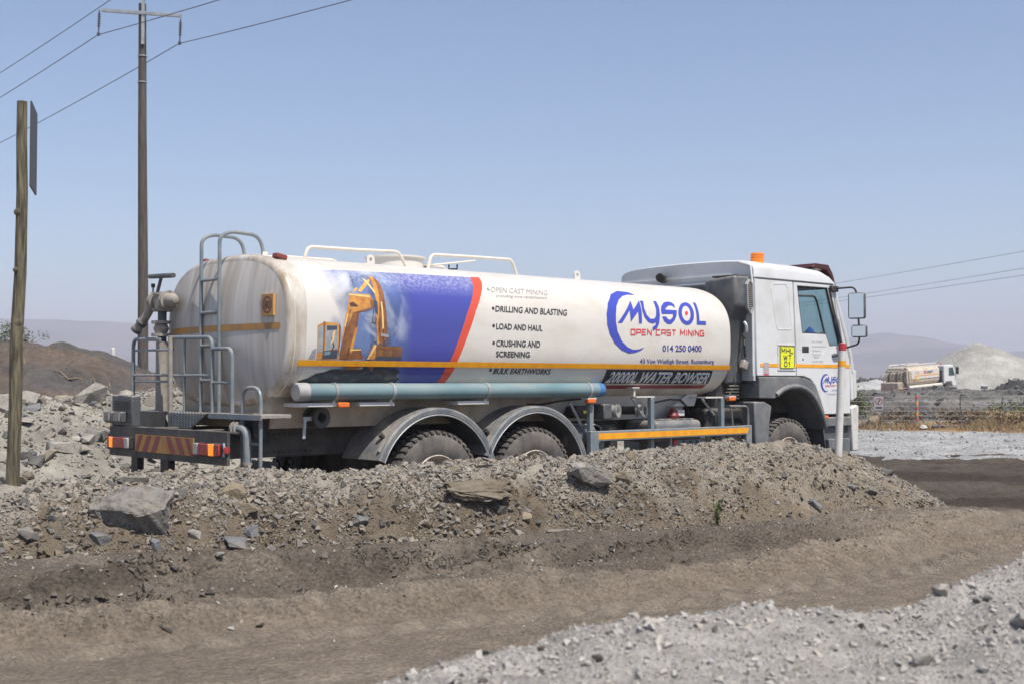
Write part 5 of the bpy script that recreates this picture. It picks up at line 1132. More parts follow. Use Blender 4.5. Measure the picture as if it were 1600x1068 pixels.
# beacon, work lamp, air intake
bc = MB().cyl((5.52, -.98, 3.10), (5.52, -.98, 3.135), .085, 20).build('beacon', M['dark'], CB)
MB().lathe([(0, .085), (.03, .088), (.10, .085), (.135, .08), (.145, 0)], (5.52, -.98, 3.135), (0, 0, 1), 24).build('beacon_lens', mat('beacon_orange', (.80, .20, .02), .15, col2=(.85, .30, .04), scale=20, emit=(1, .3, .02), estr=.22), bc)
for k_ in range(3): MB().lathe([(.03 + .035 * k_, .086), (.033 + .035 * k_, .0895), (.042 + .035 * k_, .0895), (.045 + .035 * k_, .086)], (5.52, -.98, 3.135), (0, 0, 1), 24).build('lens_ring', M['orange'], bc)
wl = MB().lathe([(0, .0), (0, .04), (.05, .06), (.09, .065), (.09, 0)], (5.13, .33, 3.03), (-.8, -.3, -.4), 16).build('work_lamp', M['black'], CB)
MB().box(5.12, 5.19, .31, .35, 2.93, 3.03).build('lamp_bracket', M['black'], wl)
ai = MB().prismx([(-.62, 2.90), (-1.12, 2.94), (-1.15, 2.55), (-1.05, 2.42), (-.98, 1.95), (-.98, 1.55), (-.72, 1.55), (-.66, 2.4)], 4.86, 5.20).build('air_intake', M['dark'], CB, bevel=.04, seg=3)
MB().box(4.9, 5.15, -1.10, -.72, 2.925, 2.95).build('intake_clamp', M['black'], ai, bevel=.008)
hexp = [(5.045, 2.83), (5.105, 2.90), (5.17, 2.85), (5.19, 2.52), (5.13, 2.44), (5.06, 2.52)]
plate(hexp, [[((x - 5.117) * .72 + 5.117, (z - 2.67) * .88 + 2.67) for x, z in hexp]], -1.175, -1.13, 'intake_frame', M['galv'], ai, .004)
gm = MB()
for k in range(15): gm.box(5.075, 5.165, -1.163, -1.155, 2.50 + k * .025, 2.512 + k * .025)
gm.build('intake_mesh', M['rubbergrey'], ai, smooth=0)['kind'] = 'stuff'
for k in range(5): MB().lathe([(0, .13), (.018, .145), (.036, .13)], (5.05, -.86, 1.55 - .04 * k - .04), (0, 0, 1), 18).build('bellows', M['black'], ai)
MB().obox((5.12, -1.06, 1.80), (.10, .07, .12), (0, .4, 0)).build('hinge_bracket', M['rubbergrey'], CB, bevel=.015)
MB().tube([(5.10, -1.08, 2.35), (5.10, -1.12, 2.30), (5.10, -1.12, 2.22), (5.10, -1.08, 2.18)], .022, 8, fillet=.03).build('grab_handle', M['galv'], CB)
MB().tube([(5.12, -1.07, 2.15), (5.08, -1.10, 2.05), (5.12, -1.08, 1.9)], .014, 6).build('cable', M['black'], CB)
# cloth lying on the dashboard
cl = MB(); cl.grid(14, 18, lambda i, j: (6.58 + .024 * i, -1.08 + .022 * j, 2.20 + .055 * math.sin(i * .7) * math.cos(j * .55) + .10 * math.exp(-((i - 8) / 4) ** 2 - ((j - 8) / 6) ** 2)))
cl_o = cl.build('blue_cloth', M['cloth'], None, smooth=60); cl_o.location = (TO[0], TO[1], 0); cl_o.rotation_euler = (0, 0, TA)
tag(cl_o, 'crumpled blue cloth lying inside the cab behind the door window', 'cloth')

# ------------------------------------------------------------------ power line
PL = empty('power_pole', (-14.0, 47.8, 0)); tag(PL, 'tall wooden power pole with steel crossarm behind the rear of the bowser', 'power pole')
MB().tube([(.10, 0, -.5), (.06, 0, 5), (-.02, 0, 11), (-.06, 0, 15.9)], [.20, .19, .16, .14], 16).build('post', M['pole'], PL)
MB().obox((-.03, -.19, 15.5), (3.2, .10, .13), (0, R(6.2), R(-8))).build('crossarm', M['galv'], PL, bevel=.01)
MB().obox((.02, -.19, 15.3), (.12, .06, 2.0), (0, 0, 0)).build('bracket', M['galv'], PL, bevel=.01)
MB().cyl((.02, -.19, 16.2), (.02, -.19, 16.9), .05, 10).build('top_insulator', M['insul'], PL)
for zz in (13.9, 12.9): MB().lathe([(-.02, .17), (-.02, .18), (.02, .18), (.02, .17)], (-.04, 0, zz), (0, 0, 1), 16).build('band', M['galv'], PL)
for (ix, iz) in ((-1.64, 15.62), (1.44, 15.28)):
    q = MB(); prof = [(0, .025)]
    for k in range(6): prof += [(.12 + .09 * k, .03), (.15 + .09 * k, .075), (.17 + .09 * k, .03)]
    prof += [(.86, .025), (.87, .06), (.98, .06), (1., 0)]
    q.lathe([(t, r) for t, r in prof], (ix, -.16 - .2 * ix * .0, iz), (-.03, 0, -1), 12).build('insulator', M['insul'], PL)
def wire(name, a, b, sag, r, label, n=40, grp='overhead wires of the power line'):
    a = Vector(a); b = Vector(b); pts = []
    for k in range(n + 1):
        t = k / n; p = a.lerp(b, t); p.z -= 4 * sag * t * (1 - t); pts.append(p)
    tag(MB().tube(pts, r, 6).build(name, M['wire'], smooth=60), label, 'wire', grp)
for (nm, p, lab) in (('outer', (-15.68, 47.6, 14.66), 'hanging from the left insulator'), ('inner', (-12.6, 47.6, 14.33), 'hanging from the right insulator'), ('top', (-14.0, 47.6, 16.85), 'carried on the very top of the pole')):
    wire('power_line', p, (p[0] - 70, p[1] + 76, p[2] + .3), 2.4, .016, 'power wire ' + lab + ', running off to the left')
    wire('power_line', p, (p[0] + 70, p[1] - 76, p[2] + .3), 2.2, .016, 'power wire ' + lab + ', running off to the upper right')
P2 = empty('power_pole', (22.7, 150, 0)); tag(P2, 'far wooden power pole hidden behind the bowser tank, carrying three thin wires', 'power pole')
MB().tube([(0, 0, -.5), (0, 0, 10.7)], [.18, .13], 12).build('post', M['pole'], P2)
MB().box(-.1, .1, -1.1, 1.1, 8.95, 9.08).build('crossarm', M['galv'], P2)
for k, (z0, z1, dy, lab) in enumerate(((10.6, 10.1, 0, 'topmost of the three thin wires right of the cab'), (9.05, 9.05, .5, 'middle one of the three thin wires right of the cab'), (8.9, 8.57, -.5, 'lowest of the three thin wires right of the cab'))):
    wire('power_line', (22.7, 150 + dy, z0), (22.7 + 11.3 * 1.5, 150 - 75 * 1.5, z0 + (z1 - z0) * 1.5), .25, .014, lab, grp='thin wires right of the cab')

# ------------------------------------------------------------------ posts
WP = empty('sign_post', (-3.69, 9.43, .80)); tag(WP, 'weathered wooden post with grey sign panel behind it, on the berm at the left edge', 'sign post')
pts = [(-.02, 0, -.3), (-.015, 0, .1), (-.005, .01, .6), (.0, 0, 1.1), (.02, .01, 1.6), (.03, 0, 2.2), (.022, 0, 2.6), (.022, 0, 2.885)]
wpo = MB().tube(pts, [.050, .049, .048, .047, .044, .041, .039, .037], 18).build('post', M['wood'], WP, smooth=70)
for (kx, kz, s_) in ((-.05, 2.05, .03), (.045, 1.23, .028), (-.01, 1.0, .02), (.02, .15, .02), (-.05, 1.62, .022)):
    MB().lathe([(0, s_), (.012, s_ * .8), (.018, 0)], (float(np.interp(kz, [q[2] for q in pts], [q[0] for q in pts])) + kx * .4, -.030, kz), (kx * 8, -1, 0), 10).build('knot', M['wood'], wpo)
MB().obox((.02, .24, 2.57), (.50, .012, .64), (0, 0, R(106))).build('sign_panel', M['signback'], WP)
MP = empty('marker_post', (3.58, 13.93, .80)); MP.rotation_euler = (0, R(2.6), 0)
tag(MP, 'white marker pole with red tip and yellow band, standing before the cab front', 'marker post')
MB().cyl((0, 0, -.3), (0, 0, 1.21), .041, 18).build('pole', M['postwhite'], MP)
MB().lathe([(1.13, .0415), (1.13, .043), (1.205, .043), (1.212, .03), (1.212, 0)], (0, 0, 0), (0, 0, 1), 18).build('red_tip', mat('red_cap', (.45, .04, .05), .5), MP)
MB().lathe([(.955, .0415), (.955, .0425), (1.02, .0425), (1.02, .0415)], (0, 0, 0), (0, 0, 1), 18).build('yellow_band', M['amber'], MP)
o = MB().cyl((-18.9, 60, -.2), (-18.9, 60, 3.1), .09, 10).lathe([(0, .09), (.05, .06), (.06, 0)], (-18.9, 60, 3.1), (0, 0, 1), 10).build('marker_post', M['postwhite'])
tag(o, 'thin white post standing far off beyond the dark mound', 'marker post')

# ------------------------------------------------------------------ rocks
RM = {'grey': mat('grey_rock', (.225, .213, .197), .9, col2=(.125, .118, .108), scale=9, bump=.022, bscale=30, spec=.2, dust=.4, dustall=.25, dustcol=(.27, .24, .20)),
      'pale': mat('pale_rock', (.33, .31, .28), .9, col2=(.25, .23, .20), scale=9, bump=.018, bscale=30, spec=.2),
      'blue': mat('blue_grey_rock', (.125, .135, .15), .85, col2=(.18, .18, .178), scale=6, dust=.4, dustall=.2, dustcol=(.22, .195, .165), bump=.016, bscale=30, spec=.25),
      'tan': mat('tan_rock', (.29, .235, .155), .9, col2=(.20, .165, .12), scale=6, dust=.3, dustall=.2, dustcol=(.22, .19, .15), bump=.018, bscale=30, spec=.2),
      'dark': mat('dark_rock', (.095, .095, .095), .9, col2=(.15, .145, .135), scale=6, bump=.008, bscale=26, spec=.2),
      'clod': mat('crusted_soil', (.20, .172, .135), .95, col2=(.135, .11, .08), scale=9, bump=.02, bscale=34, spec=.1)}
def rock_mesh(seed, dims, sub=2, rough=.10, n=15):
    vv, ff = hull(seed, n, (1, .95, .9)); vv = vv / np.abs(vv).max(0)
    bm = bmesh.new(); bv = [bm.verts.new(p) for p in vv]; [bm.faces.new([bv[i] for i in f]) for f in ff]
    bmesh.ops.dissolve_limit(bm, angle_limit=R(14), verts=bm.verts[:], edges=bm.edges[:]); bmesh.ops.triangulate(bm, faces=bm.faces)
    if sub: bmesh.ops.subdivide_edges(bm, edges=bm.edges[:], cuts=sub, use_grid_fill=True, fractal=rough * 1.6, along_normal=.6, seed=seed)
    co = np.array([v.co[:] for v in bm.verts]); d = fbm(co[:, 0] * 2.2 + co[:, 2] * 1.3 + seed, co[:, 1] * 2.2 + co[:, 2] * 1.7, seed, 4) * rough
    for v, q in zip(bm.verts, d): v.co *= 1 + q; v.co = Vector((v.co.x * dims[0] / 2, v.co.y * dims[1] / 2, v.co.z * dims[2] / 2))
    bmesh.ops.recalc_face_normals(bm, faces=bm.faces)
    me = bpy.data.meshes.new('rock'); bm.to_mesh(me); bm.free()
    for p in me.polygons: p.use_smooth = True
    me.set_sharp_from_angle(angle=R(24)); return me
def rock(name, loc, dims, m, label, seed, rot=(0, 0, 0), sub=3, rough=.1, n=16, cat='rock', grp=None):
    me = rock_mesh(seed, dims, sub, rough, n); me.materials.append(RM[m]); o = link(name, me); o.location = loc; o.rotation_euler = rot
    return tag(o, label, cat, grp)
def bp(px, v, dz=0.): p = berm_pt(np.array([px]), np.array([v]))[0]; return (float(p[0]), float(p[1]), float(p[2]) + dz * .45)
BP = [(-.31, .12, .12), (-.29, -.14, .06), (-.05, -.19, .07), (.10, -.20, .03), (.28, -.12, .08), (.30, .14, .15), (0, .2, .18), (-.29, -.10, -.05), (0, -.15, -.10), (.14, -.12, -.15), (.31, -.04, -.13), (.1, .02, -.20), (.26, .05, -.20), (-.15, .08, -.14), (-.1, -.1, .125), (.2, -.03, .135)]
bm = bmesh.new(); [bm.verts.new(q) for q in BP]; bmesh.ops.convex_hull(bm, input=bm.verts[:]); [bm.verts.remove(w) for w in [w for w in bm.verts if not w.link_faces]]
bmesh.ops.subdivide_edges(bm, edges=bm.edges[:], cuts=11, use_grid_fill=True); bmesh.ops.triangulate(bm, faces=bm.faces)
co = np.array([w.co[:] for w in bm.verts]); dd = fbm(co[:, 0] * 10 + co[:, 2] * 6, co[:, 1] * 10 + co[:, 2] * 7, 501, 6); bm.normal_update()
for w, q in zip(bm.verts, dd): w.co += w.normal * float(q) * .055
me = bpy.data.meshes.new('boulder'); bm.to_mesh(me); bm.free(); me.materials.append(RM['grey'])
for p in me.polygons: p.use_smooth = True
me.set_sharp_from_angle(angle=R(32)); o = link('boulder', me); o.location = bp(205, .44, .12); o.scale = (.9, .9, .95); o.rotation_euler = (R(10), R(3), R(4))
tag(o, 'big grey boulder jutting from the berm face below the bowser tail', 'boulder')
rock('rock', bp(205, .85, .02), (.25, .2, .11), 'grey', 'flat grey rock just above the big boulder', 32, (0, 0, .3))
rock('rock', bp(362, .61, .04), (.22, .18, .17), 'tan', 'yellowish rock on the berm below the boarding step', 33, (0, .2, .5))
rock('rock', bp(385, .445, .03), (.22, .15, .10), 'tan', 'low yellowish rock just below another one, right of the big boulder', 34, (.1, .2, .2))
lay = rock('rock_slab', bp(921, .51, .05), (.40, .28, .17), 'grey', 'layered grey slab on the berm beneath the side guard', 35, (R(-10), R(6), .3), 4, .12)
rock('rock_slab', bp(915, .62, .10), (.30, .24, .11), 'pale', 'pale slab lying on top of the layered slab', 36, (R(-4), R(8), .6), 3, .1)
rock('rock', bp(972, .555, .04), (.19, .15, .16), 'tan', 'tan rock right beside the layered slab', 37)
rock('soil_clod', bp(745, .47, .09), (.66, .34, .15), 'clod', 'crusted soil ledge overhanging a dark hollow in the berm', 38, (R(8), R(3), .45), 6, .26, 18, 'clod')
rock('rock', bp(372, .235, .03), (.24, .16, .12), 'blue', 'blue-grey slab low on the berm face right of the boulder', 39, (0, .1, .2))
rock('rock', bp(396, .32, .03), (.16, .12, .11), 'blue', 'smaller blue-grey rock just above the low blue-grey slab', 40, (.2, 0, 1))
rock('rock', bp(155, .335, .03), (.17, .12, .10), 'blue', 'blue-grey wedge below the left end of the big boulder', 41, (.1, .1, .5))
rock('rock', bp(240, .22, .02), (.09, .08, .11), 'blue', 'upright bluish stone below the big boulder', 42, (.3, .2, 0))
rock('rock', bp(303, .28, .02), (.12, .10, .10), 'pale', 'pale rounded rock between the boulder and the blue-grey slab', 43)
rock('rock', bp(425, .12, .03), (.16, .12, .15), 'pale', 'pale wedge rock at the foot of the berm, left of centre', 44, (.2, .1, .4))
rock('rock', bp(262, .03, .01), (.16, .12, .07), 'pale', 'flat pale rock at the berm foot below the boulder', 45)
rock('rock', bp(40, .38, .02), (.13, .10, .10), 'grey', 'grey rock on the berm face near the left edge', 46, (.1, .3, 0))
rock('rock', bp(608, .03, .02), (.15, .11, .06), 'tan', 'flat tan stone at the berm foot near the middle', 47, (.1, .15, .4))
rock('rock', bp(560, .33, .02), (.15, .12, .09), 'blue', 'blue-grey rock high on the berm face below the rear mudguard', 48)
rock('rock', bp(820, .275, .02), (.12, .10, .11), 'tan', 'rusty tan stone on the berm face right of the overhanging ledge', 49)
rock('rock', bp(870, .18, .02), (.20, .14, .10), 'grey', 'long grey rock low on the berm below the layered slab', 50, (.1, .1, .3))
rock('rock', bp(1274, .27, .02), (.19, .12, .09), 'blue', 'dark blue-grey flat stone on the berm face below the front wheel', 51, (0, .35, .3))
rock('rock', bp(1272, .14, .01), (.13, .10, .09), 'dark', 'dark stone low on the berm below the front wheel', 52)
rock('rock', bp(1358, .415, .03), (.18, .14, .12), 'grey', 'grey rock high on the right end of the berm', 53, (.1, .1, .7))
rock('rock', bp(1385, .9, .02), (.16, .13, .13), 'dark', 'dark rock on the skyline at the right end of the berm', 54)
rock('rock', bp(1330, .36, .01), (.13, .10, .08), 'blue', 'small bluish rock left of the grey rock at the berm end', 55)
rock('rock', bp(1030, .08, .01), (.13, .10, .08), 'grey', 'grey stone low on the berm left of the green weed', 56)
for (x, y, d, m, lab, sd_) in ((-2.86, 7.32, (.13, .09, .07), 'pale', 'white rock lying alone on the dirt road at the left edge', 61), (-2.46, 8.05, (.12, .08, .06), 'blue', 'bluish stone on the road edge below the boulder', 62), (-1.75, 7.62, (.06, .05, .04), 'pale', 'small white stone alone on the dirt road', 63), (-1.72, 8.62, (.07, .06, .05), 'blue', 'small dark blue stone on the road edge left of centre', 64)):
    rock('rock', (x, y, float(road_h(np.array([x]), np.array([y]))[0]) + d[2] * .5 + .01), d, m, lab, sd_, sub=2)
for (x, y, d, lab, sd_) in ((1.62, 4.02, (.11, .08, .05), 'largest slab on the near pale heap, at the right edge', 71), (1.20, 3.72, (.07, .06, .045), 'angular rock on the near pale heap right of its middle', 72), (1.46, 4.34, (.07, .055, .06), 'upright rock on the crest of the near pale heap', 73), (1.0, 3.45, (.06, .05, .04), 'small rock low on the near pale heap', 74)):
    rock('rock', (x, y, float(heap_h(np.array([x]), np.array([y]))[0]) + d[2] * .3), d, 'pale', lab, sd_, sub=2, rot=(.1, .2, sd_))
def bkp(px, dep_, dz=0.):       # on the rubble bank
    x = (px - 800) / 1980 * dep_; r = np.array([x, dep_]) - TO; a, b = float(r @ TD), float(r @ TL)
    return (x, dep_, float(bank_h(np.array([a]), np.array([b]))[0]) + dz)
for (px, dp, d, m, lab, sd_) in ((139, 18.6, (.58, .45, .42), 'pale', 'largest pale boulder on top of the rubble bank, between post and bowser', 81), (47, 17.8, (.40, .32, .30), 'pale', 'pale block on the rubble bank just right of the wooden post', 82), (4, 17.4, (.42, .34, .34), 'pale', 'pale boulder on the rubble bank at the left edge', 83),
                               (225, 18.2, (.40, .32, .26), 'grey', 'grey boulder on the rubble bank beside the standpipe', 84), (98, 16.6, (.42, .3, .2), 'pale', 'flat pale slab halfway down the rubble bank', 85), (110, 15.0, (.34, .26, .2), 'grey', 'grey rock low on the rubble bank right of the post', 86), (175, 15.6, (.30, .24, .18), 'blue', 'bluish rock low on the rubble bank beside the rear lamp', 87),
                               (85, 14.4, (.36, .24, .17), 'dark', 'dark slab at the foot of the rubble bank', 88), (60, 16.2, (.26, .2, .17), 'dark', 'dark rock on the rubble bank behind the wooden post', 89), (3, 15.6, (.30, .26, .26), 'grey', 'grey rock on the rubble bank left of the wooden post', 90), (150, 17.3, (.34, .26, .2), 'grey', 'grey slab just below the largest pale boulder', 91)):
    rock('boulder' if d[0] > .33 else 'rock', bkp(px, dp, d[2] * .22), d, m, lab, sd_, (random.uniform(-.2, .2), random.uniform(-.2, .2), random.uniform(0, 3)), 3, .1)
# countable loose stones, sharing a few shapes
SH = {}
for m in ('grey', 'pale', 'blue', 'tan'):
    SH[m] = []
    for k in range(5):
        me = rock_mesh(300 + k + 7 * len(SH), (1, random.uniform(.65, .9), random.uniform(.45, .75)), 1, .09, 13); me.materials.append(RM[m]); SH[m].append(me)
CN = {'grey': 'grey', 'pale': 'pale', 'blue': 'bluish', 'tan': 'tan'}
def scatter(n, fn, zone, group, wts):
    for k in range(n):
        m = random.choices(('grey', 'pale', 'blue', 'tan'), wts)[0]; p, s = fn()
        o = link('stone', random.choice(SH[m])); o.location = p; o.scale = (s, s, s); o.rotation_euler = (random.gauss(0, .3), random.gauss(0, .3), random.uniform(0, 6.28))
        tag(o, 'loose ' + CN[m] + ' stone ' + zone(p), 'stone', CN[m] + ' ' + group)
def f1():
    px = random.uniform(-40, 1380); v = random.betavariate(1.3, 1.4); s = min(.15, .045 + random.paretovariate(2.6) * .020)
    if px > 1000: s *= .8
    return bp(px, v, s * .05), s
def z1(p):
    u = float(np.interp(p[0] * .848 + p[1] * .53, [c[0] * .848 + c[1] * .53 for c in CR], PX)); h = p[2]
    along = 'below the tail lamps' if u < 420 else 'below the rear mudguards' if u < 800 else 'below the side guard' if u < 1080 else 'below the cab'
    return ('on the berm crest ' if h > .80 else 'halfway up the berm face ' if h > .45 else 'at the berm foot ') + along
scatter(215, f1, z1, 'stones on the berm', (.5, .22, .2, .12))
def f2():
    px = random.uniform(-20, 270); d = random.uniform(13.6, 18.5); s = min(.34, .11 + random.paretovariate(2.2) * .04); return bkp(px, d, s * .15), s
def z2(p): return ('high' if p[2] > .95 else 'low') + ' on the rubble bank ' + ('left of the wooden post' if p[0] / p[1] < -.39 else 'between wooden post and bowser' if p[0] / p[1] < -.32 else 'beside the tail lamps')
scatter(60, f2, z2, 'stones in the rubble bank', (.45, .35, .2, .0))
def f3():
    x = random.uniform(-.3, 2.2); cy = np.interp(x, [p[0] for p in HC], [p[1] for p in HC]); y = cy - random.uniform(0, .9); s = random.uniform(.028, .045)
    return (x, float(y), float(heap_h(np.array([x]), np.array([y]))[0]) + s * .15), s
def z3(p): return ('on the left half' if p[0] < .75 else 'on the right half') + ' of the near pale heap'
scatter(25, f3, z3, 'stones on the near heap', (.2, .8, 0, 0))

# ------------------------------------------------------------------ plants
def leafmat(name, a, b):
    m = mat(name, a, .7, col2=b, scale=9, spec=.2); return m
M['green'] = leafmat('olive_leaves', (.115, .135, .045), (.075, .095, .035)); M['straw'] = leafmat('dry_grass', (.36, .27, .155), (.24, .17, .10)); M['twig'] = leafmat('dry_twigs', (.17, .125, .09), (.25, .19, .13))
M['weed'] = leafmat('green_weed', (.10, .13, .045), (.16, .16, .07)); M['scrub'] = leafmat('far_scrub', (.06, .065, .045), (.09, .085, .06))
def leaves(P, size, seed=0, up=.3):
    rg = np.random.default_rng(seed); n = len(P); d = rg.normal(size=(n, 3)); d[:, 2] += up; d /= np.linalg.norm(d, axis=1)[:, None]; e = np.cross(d, rg.normal(size=(n, 3))); e /= np.linalg.norm(e, axis=1)[:, None]
    s = (size * rg.uniform(.6, 1.4, n))[:, None]
    V = np.stack([P - d * s, P + e * s * .35, P + d * s, P - e * s * .35], 1).reshape(-1, 3); return V, np.arange(4 * n).reshape(-1, 4)
def shrub(name, loc, r, h, n, size, m, label, seed, cat='shrub', grp=None):
    rg = np.random.default_rng(seed); t = empty(name, loc); tag(t, label, cat, grp); k = 9
    cs = np.stack([rg.normal(0, r * .45, k), rg.normal(0, r * .45, k), rg.uniform(.35, .95, k) * h], 1)
    P = cs[rg.integers(0, k, n)] + rg.normal(0, 1, (n, 3)) * np.array([r * .28, r * .28, h * .16]); P[:, 2] = np.abs(P[:, 2])
    V, F = leaves(P, size, seed); np_mesh('foliage', V, F, M[m], parent=t, smooth=False)
    s = MB()
    for c in cs: s.tube([(0, 0, -.1), (c[0] * .5, c[1] * .5, c[2] * .5), tuple(c)], [.02 * h, .014 * h, .005 * h], 5)
    s.build('stem', M['twig'], t); return t
shrub('shrub', (11.55, 43.0, .05), .7, 1.0, 1500, .05, 'green', 'green bush just right of the cab, behind the fence', 1)
shrub('shrub', (-17.9, 44.2, 2.55), .75, .95, 900, .05, 'green', 'sparse bush on top of the dark mound at the left edge', 2)
shrub('shrub', (-16.9, 44.2, 2.7), .40, .62, 330, .045, 'green', 'small sparse bush on the dark mound right of the wooden post', 3)
shrub('shrub', (17.1, 43.2, .05), .8, .75, 1100, .05, 'green', 'low green bush behind the fence at the right edge', 4)
for k, (x, y, r, h, lab) in enumerate(((14.9, 42.0, .8, .62, 'dense brown thorn bush right of the banded fence post'), (12.8, 42.1, .6, .5, 'brown dry bush left of the banded fence post'), (16.2, 41.6, .7, .5, 'dry pale bush at the right edge of the fence'))):
    shrub('dry_bush', (x, y, .05), r, h, 1500, .06, ('twig', 'twig', 'straw')[k], lab, 20 + k, 'bush')
WD = empty('weed', bp(1117, .09)); tag(WD, 'slender green weed growing at the berm foot, right of centre', 'weed')
sm = MB(); Ps = []
for k in range(5):
    a = random.uniform(0, 6.28); h = random.uniform(.25, .46); q = [(0, 0, -.03), (.02 * math.cos(a), .02 * math.sin(a), h * .5), (.07 * math.cos(a), .07 * math.sin(a), h)]; sm.tube(q, .0025, 5)
    for j in range(13): t = random.uniform(.25, 1); Ps.append((q[2][0] * t * t, q[2][1] * t * t, h * t))
sm.build('stem', M['weed'], WD); V, F = leaves(np.array(Ps), .032, 5, .6); np_mesh('leaf', V, F, M['weed'], parent=WD, smooth=False)
# dry grass along the fence: beyond counting
n = 16000; x = rng.uniform(7, 24, n); yc = 41.0 - .06 * (x - 11); y = yc + rng.normal(0, .75, n); k = vn(x * .8, y * .8, 200) + .35 * vn(x * 3, y * 3, 201) > -.16; x, y = x[k], y[k]; n = len(x)
h = rng.uniform(.06, .36, n) * (1 + 1.5 * vn(x * .9, y * .9, 202)) * (1 + 1.2 * vn(x * 3, y * 3, 203)); a = rng.uniform(0, 6.28, n); w = .012; lx_, ly_ = rng.normal(0, .1, n), rng.normal(0, .1, n); z = verge_h(x, y) - .02
V = np.stack([np.stack([x - w * np.cos(a), y - w * np.sin(a), z], 1), np.stack([x + w * np.cos(a), y + w * np.sin(a), z], 1), np.stack([x + lx_, y + ly_, z + h], 1)], 1).reshape(-1, 3)
o = np_mesh('dry_grass', V, np.arange(3 * n).reshape(-1, 3), M['straw'], smooth=False, kind='stuff'); o['label'] = 'dry straw coloured grass along the fence'
n = 900; x = rng.uniform(-19, -9.5, n); y = rng.uniform(38, 43, n); k = fbm(x * .5, y * .5, 205, 3) > .05; x, y = x[k], y[k]; n = len(x); h = rng.uniform(.1, .3, n); a = rng.uniform(0, 6.28, n); z = mound_h(x, y)
V = np.stack([np.stack([x - .015 * np.cos(a), y - .015 * np.sin(a), z - .02], 1), np.stack([x + .015 * np.cos(a), y + .015 * np.sin(a), z - .02], 1), np.stack([x + rng.normal(0, .08, n), y + rng.normal(0, .08, n), z + h], 1)], 1).reshape(-1, 3)
o = np_mesh('dry_grass', V, np.arange(3 * n).reshape(-1, 3), M['straw'], smooth=False, kind='stuff'); o['label'] = 'sparse dry grass on the dark mound'
n = 9000; x = rng.uniform(40, 260, n); y = rng.uniform(300, 420, n); P = np.stack([x, y, rng.uniform(0, 3.2, n) * (.5 + vn(x * .08, y * .08, 210))], 1); V, F = leaves(P, 1.1, 9)
o = np_mesh('far_scrub', V, F, M['scrub'], smooth=False, kind='stuff'); o['label'] = 'low far-off scrub below the hazy hills'
br = MB().tube([(x_, y_, float(mound_h(np.array(x_), np.array(y_))) + .03) for x_, y_ in ((-15.0, 41.5), (-14.7, 41.3), (-14.4, 41.15), (-14.1, 41.05), (-13.85, 40.9))], [.015, .03, .035, .04, .04], 8).build('dead_branch', M['twig']); tag(br, 'dead branch lying on the slope of the dark mound', 'branch')

# ------------------------------------------------------------------ fence
FN = empty('fence', (13.15, 41.2, 0)); tag(FN, 'low wire fence with dark posts beyond the gravel apron', 'fence')
FX = [9.2, 11.18, 12.07, 14.56, 15.94, 17.39, 19.0, 20.6, 22.4]
for x in FX: MB().cyl((x - 13.15, 0, -.2), (x - 13.15, 0, 1.12), .022, 8).build('post', M['dark'], FN)
sp_ = MB().cyl((0, 0, -.2), (0, 0, 1.18), .045, 12).build('strainer_post', M['rubbergrey'], FN); sp_['label'] = 'banded red and yellow strainer post'
for k in range(6): MB().lathe([(.12 + .18 * k, .0455), (.12 + .18 * k, .048), (.20 + .18 * k, .048), (.20 + .18 * k, .0455)], (0, 0, 0), (0, 0, 1), 12).build('band', M['red'] if k % 2 else M['amber'], sp_)
for sg in (-1, 1): MB().cyl((0, 0, .72), (sg * .95, 0, .05), .02, 8).build('stay', M['dark'], FN)
for k in range(7): MB().tube([(FX[0] - 13.15, -.03, .15 + .155 * k), (FX[-1] - 13.15, -.03, .15 + .155 * k)], .006, 5).build('fence_wire', M['dark'], FN)
sg_ = MB().box(-1.40, -1.10, -.055, -.045, .66, 1.08).build('warning_sign', mat('faded_sign', (.33, .33, .35), .6), FN)
bm = flat2d([(.12 * math.cos(k * math.pi / 12), .12 * math.sin(k * math.pi / 12)) for k in range(24)], [[(.09 * math.cos(k * math.pi / 12), .09 * math.sin(k * math.pi / 12)) for k in range(24)]])
bm_object(bm, lambda u, v: (-1.25 + u, -.058, .93 + v), 'ring', M['redtape'], sg_, (0, -1, 0))
MB().obox((-1.25, -.058, .93), (.04, .002, .15), (0, .5, 0)).build('pictogram', M['ink'], sg_); MB().box(-1.36, -1.14, -.057, -.0555, .69, .76).build('caption_strip', M['signback'], sg_)
for (x, y, d, m, lab, sd_) in ((11.95, 41.9, (.42, .3, .42), 'tan', 'upright pale block beside the warning sign on the fence', 95), (11.5, 41.4, (.7, .4, .2), 'pale', 'flat pale slab under the warning sign by the fence', 96), (12.35, 41.6, (.5, .35, .2), 'pale', 'pale rock in the dry grass right of the warning sign', 97), (16.0, 41.4, (.4, .3, .2), 'pale', 'pale rock in the dry grass at the right edge', 98)):
    rock('rock', (x, y, .12 + d[2] * .3), d, m, lab, sd_, (0, .2, sd_), 2)
for (x, y, c, lab) in ((13.1, 40.4, 'postwhite', 'white litter in the grass below the banded fence post'), (13.45, 40.35, 'signback', 'dark grey bag in the grass right of the banded fence post')):
    me = rock_mesh(int(x * 100), (.28, .16, .14), 2, .2); me.materials.append(M[c]); o = link('litter', me); o.location = (x, y, .14); tag(o, lab, 'litter')

